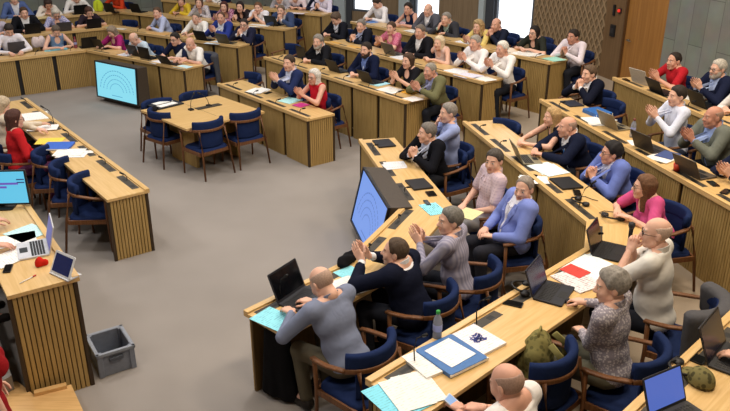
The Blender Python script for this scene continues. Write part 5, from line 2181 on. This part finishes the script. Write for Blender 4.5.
# back left
S_(W2(1), 125, 55, 'white papers beside the woman in magenta', '#e0e2ee', w=.26, d=.3, n=2)
S_(W2(1), 161, 62, 'white papers with a blue cover before the navy polo', '#e6e6ee', w=.3, d=.28, n=3)
S_(W2(1), 183, 67, 'pale cyan sheet at the end of the front back desk', '#c4e6ee', w=.3, d=.26)
S_(W1(1), 55, 50, 'cyan papers before the blue-grey sleeveless top', '#86d2e2', w=.44, d=.24, n=2)
softblob('cloth_bag', W1(1), 40, 47, 'pale pink soft bag beside the woman in blue-grey', 'bag', '#e0cfd0', (.16, .16, .22), seed=3)
bottle(W1(1), 76, 48, 'bottle with a red wrapper beside the black standing laptop', '#a03040', body='#b86a78')
S_(W2(2), 156, 34, 'orange papers before the man in light blue', '#d9a868', w=.5, d=.26, n=2)
S_(W2(2), 216, 43, 'pale blue papers before the royal blue suit', '#cfdcea', w=.34, d=.26, n=2)
S_(W2(2), 120, 29, 'small white papers left of the man in light blue', '#e6e0d6', w=.26, d=.22, n=2)
S_(W2(3), 259, 26, 'white papers before the white shirt with tie', WHT, w=.5, d=.28, n=2)
S_(W2(3), 190, 15, 'white papers before the woman in yellow at the back', WHT, w=.5, d=.28, n=2)
S_(W2(4), 300, 13, 'white and pink papers on the topmost desk', '#e8dfe6', w=.4, d=.26, n=2)
S_(W1(3), 15, 18, 'pale cyan papers before the blue jacket at the wall', '#c8e2ee', w=.4, d=.28, n=2)
S_(W1(3), 43, 18, 'cream papers before the white blouse', '#ded6a6', w=.4, d=.26, n=2)
softblob('cloth_bag', W1(3), 101, 11, 'yellow-green bag beside the orange-red top', 'bag', '#c6d83a', (.18, .14, .26), seed=5)
softblob('handbag', W1(1), 92, 45, 'black bag on the bend of the front back desk', 'bag', '#18171b', (.16, .14, .16), seed=6)
S_(W1(2), 111, 28, 'mint sheet leaning on the second back desk', '#9adcc8', w=.2, d=.26)
# narrow left desk
S_(('LM', 1), 30, 117, 'large white open pages in front of the beige top', '#f4f2f0', w=.42, d=.5, rot=-12, n=1, t=.008, name='open_pages')
S_(('LM', 1), 43, 128, 'white pages held by the beige-topped woman', '#f2f0f0', w=.26, d=.4, rot=-24, t=.006, zoff=.012)
S_(('LM', 1), 50, 141, 'yellow folder under the blue folder on the narrow desk', YE, w=.26, d=.34, rot=-30, name='paper_folder', cat='folder', group=None)
folder(('LM', 1), 58, 147, 'bright blue folder on the narrow left desk', '#2d63c8', w=.30, d=.36, t=.025, rot=-35)
S_(('LM', 1), 72, 153, 'white sheets on dark sheets on the narrow left desk', WHT, w=.26, d=.36, rot=-40, n=2, t=.006)
S_(('LM', 1), 88, 152, 'small white card beside the consoles of the narrow desk', WHT, w=.1, d=.14, rot=-30)
# podium desk
S_(('LL', 1), 12, 258, 'white sheets at the near end of the podium desk', WHT, w=.24, d=.32, rot=10, n=2)
S_(('LL', 1), 27, 233, 'pale cyan open folder on the podium desk', '#bfe6ea', w=.3, d=.28, rot=20)
S_(('LL', 1), 16, 240, 'white sheets under the reaching arms', WHT, w=.26, d=.32, rot=-8)
phone(('LL', 1), 8, 269, 'black handheld device on the near corner of the podium desk', rot=70, w=.06, d=.14)
softblob('toy', ('LL', 1), 42, 266, 'small bright red soft toy beside the tablet', 'toy', '#c8281e', (.05, .07, .06), seed=9, k=4)
p, rz_ = place(('LL', 1), 20, 284)
o = empty('pen', p, rz_ + .5)
MB().tube([(0, 0, .006), (0, .12, .006)], .0045, 8).build('barrel', plain('#e6e2dd', .4), o, smooth=True)
MB().tube([(0, .12, .006), (0, .15, .006)], .006, 8).build('pen_cap', plain('#c62f22', .4), o, smooth=True)
tag(o, 'white pen with a red cap near the podium desk end', 'pen')
p, rz_ = place(A5, 352, 290, zoff=.012)
o = empty('pen', p, rz_ - 1.1)
MB().tube([(0, 0, .005), (0, .12, .005)], .0045, 8).build('barrel', plain('#2c3a8a', .4), o, smooth=True)
MB().tube([(0, .12, .005), (0, .14, .005)], .0045, 8, r2=.001).build('tip', GREYMET, o, smooth=True)
tag(o, 'blue pen lying on white sheets at the front desk', 'pen')
# square table
p, rz_ = place(('TB', 0), 165, 105)
o = empty('ring_binder', p, rz_ + .1)
MB().box((0, 0, .012), (.46, .36, .022)).build('cover', plain('#20242e', .5), o, bevel=.004)
for s in (-1, 1):
    MB().box((s * .015, s * .085, .026), (.32, .12, .006), .05).build('page', paper_mat(WHT), o)
tag(o, 'black open binder with two white pages on the square table', 'binder')
softblob('cloth_pouch', ('TB', 0), 153, 111, 'black soft pouch at the left corner of the square table', 'pouch', '#17171b', (.12, .08, .05), seed=2)
desk_mic(('TB', 0), 191, 110, 'gooseneck microphone beside the binder on the square table', tip=(.12, .10, .20), h=.75)
desk_mic(('TB', 0), 209, 106, 'gooseneck microphone at the console of the square table', tip=(-.10, .05, .20), h=.75)

# olive backpack on the near chair
p0, p1, n, zf = ROW[W5(2)]
p = at(537, 358, zf + .62)
rz_ = math.atan2(-n.y, -n.x) - PI / 2
o = empty('backpack', (p.x, p.y, zf + .47), rz_ + .4)
f = Field((-.25, -.22, -.02), (.25, .22, .42), .013)
f.ell((0, 0, .17), (.17, .11, .19), k=.03)
f.ell((0, .09, .12), (.12, .06, .10), k=.03)
f.cap((-.1, 0, .05), (.1, 0, .05), .09, k=.04)
x_, y_, z_ = f.grid()
f.D = np.maximum(f.D + .005 * np.sin(45 * x_ + 20 * z_), .002 - z_ + 0 * y_).astype(np.float32)
OL = cloth('#5c5836', 'print', '#7c7548', 25)
smooth_obj('body', f, OL, o)
for s in (-1, 1):
    mb = MB()
    mb.sweep([(s * .08, -.09, .33), (s * .10, -.17, .26), (s * .11, -.18, .14), (s * .10, -.10, .05)], rrect(.05, .012, .004, 2), up=(1, 0, 0))
    mb.build('strap', cloth('#8a8352'), o, smooth=True)
mb = MB()
mb.tube([(-.05, 0, .35), (-.03, 0, .39), (.03, 0, .39), (.05, 0, .35)], .009, 8)
mb.build('handle', cloth('#8a8352'), o, smooth=True)
tag(o, 'olive camouflage backpack on the chair at the near desk', 'backpack')
f = Field((-.2, -.1, 0), (.2, .1, .75), .015)
for i in range(7):
    x0_ = -.11 + .22 * i / 6
    f.cap((x0_ * .7, 0, .66), (x0_ * 1.1, .015 * math.sin(i * 2.3), .06), .035, .045, k=.03)
o = smooth_obj('shoulder_bag', f, cloth('#141417'), None, (-.69, 4.93, 0), math.atan2(-.69, -.72) + PI / 2 + .3)
tag(o, 'black bag hanging down the near end of the front desk', 'bag')
p = at(455, 405, .15 + .74)
o = empty('mobile_phone', p, 2.2)
o.rotation_euler = (.5, 0, 1.0)
MB().loft([[(x, y, z) for x, y in rrect(.075, .15, .01)] for z in (0, .009)]).build('case', plain('#dfe3ea', .3), o)
mb = MB()
mb.box((0, 0, .0095), (.066, .135, .001))
mb.build('screen', glow('phone_screen', '#9fc4f4', .9), o)
tag(o, 'lit phone held by the bald man at the front edge', 'phone')

# console microphones are folded away where papers or computers lie over them
laid = [o_.matrix_world.translation.copy() if False else o_.location.copy() for o_ in bpy.data.objects if o_.parent is None and o_.get('category') in ('paper', 'laptop', 'folder', 'booklet', 'magazine', 'writing pad', 'bottle', 'headset', 'phone', 'pouch', 'bag', 'cap', 'tablet')]
for mo_, p in SMALLMICS:
    if any((p - q_).length < .24 for q_ in laid):
        bpy.data.objects.remove(mo_)
# ------------------------------------------------------------------ light, camera, view
k = 0
for x, y, nm in ((-6.5, 16.0, 'back left'), (-2.0, 15.5, 'back middle'), (1.8, 12.8, 'back right'), (-7.5, 11.5, 'left'), (-3.8, 11.5, 'square table'), (0.2, 9.6, 'front desk'),
                 (3.4, 9.0, 'right desks'), (-6.8, 7.3, 'far left'), (-3.6, 7.0, 'podium'), (-.6, 6.3, 'open floor'), (2.8, 5.4, 'lower right desks'), (-4.2, 3.0, 'steps'), (0.8, 2.6, 'gallery edge'), (5.2, 7.0, 'stone wall')):
    warm = nm in ('right desks', 'lower right desks', 'stone wall', 'gallery edge')
    lamp(x, y, 'flush ceiling light above the ' + nm + ' area', LAMP * (1.4 if warm else 1.0), col=(1, .83, .62) if warm else (1, .955, .90), rz=.3 * k)
    k += 1
w = bpy.data.worlds.new('hall_air')
SC.world = w
w.use_nodes = True
w.node_tree.nodes['Background'].inputs[0].default_value = (.9, .95, 1, 1)
w.node_tree.nodes['Background'].inputs[1].default_value = .3

cam = bpy.data.cameras.new('camera')
cam.sensor_width = 36
cam.lens = FPX / 730 * 36
co = bpy.data.objects.new('camera', cam)
COL.objects.link(co)
co.location = (0, 0, CAMH)
co.rotation_euler = (PI / 2 - PITCH, 0, 0)
cam.clip_start = .05
cam.clip_end = 100
SC.camera = co
SC.cycles.use_denoising = True
SC.cycles.max_bounces = 6
SC.cycles.diffuse_bounces = 3
SC.cycles.glossy_bounces = 2
SC.cycles.transmission_bounces = 4
SC.cycles.caustics_reflective = False
SC.cycles.caustics_refractive = False
SC.view_settings.view_transform = 'Standard'
SC.view_settings.look = 'None'
SC.view_settings.gamma = 1
SC.view_settings.exposure = -0.16
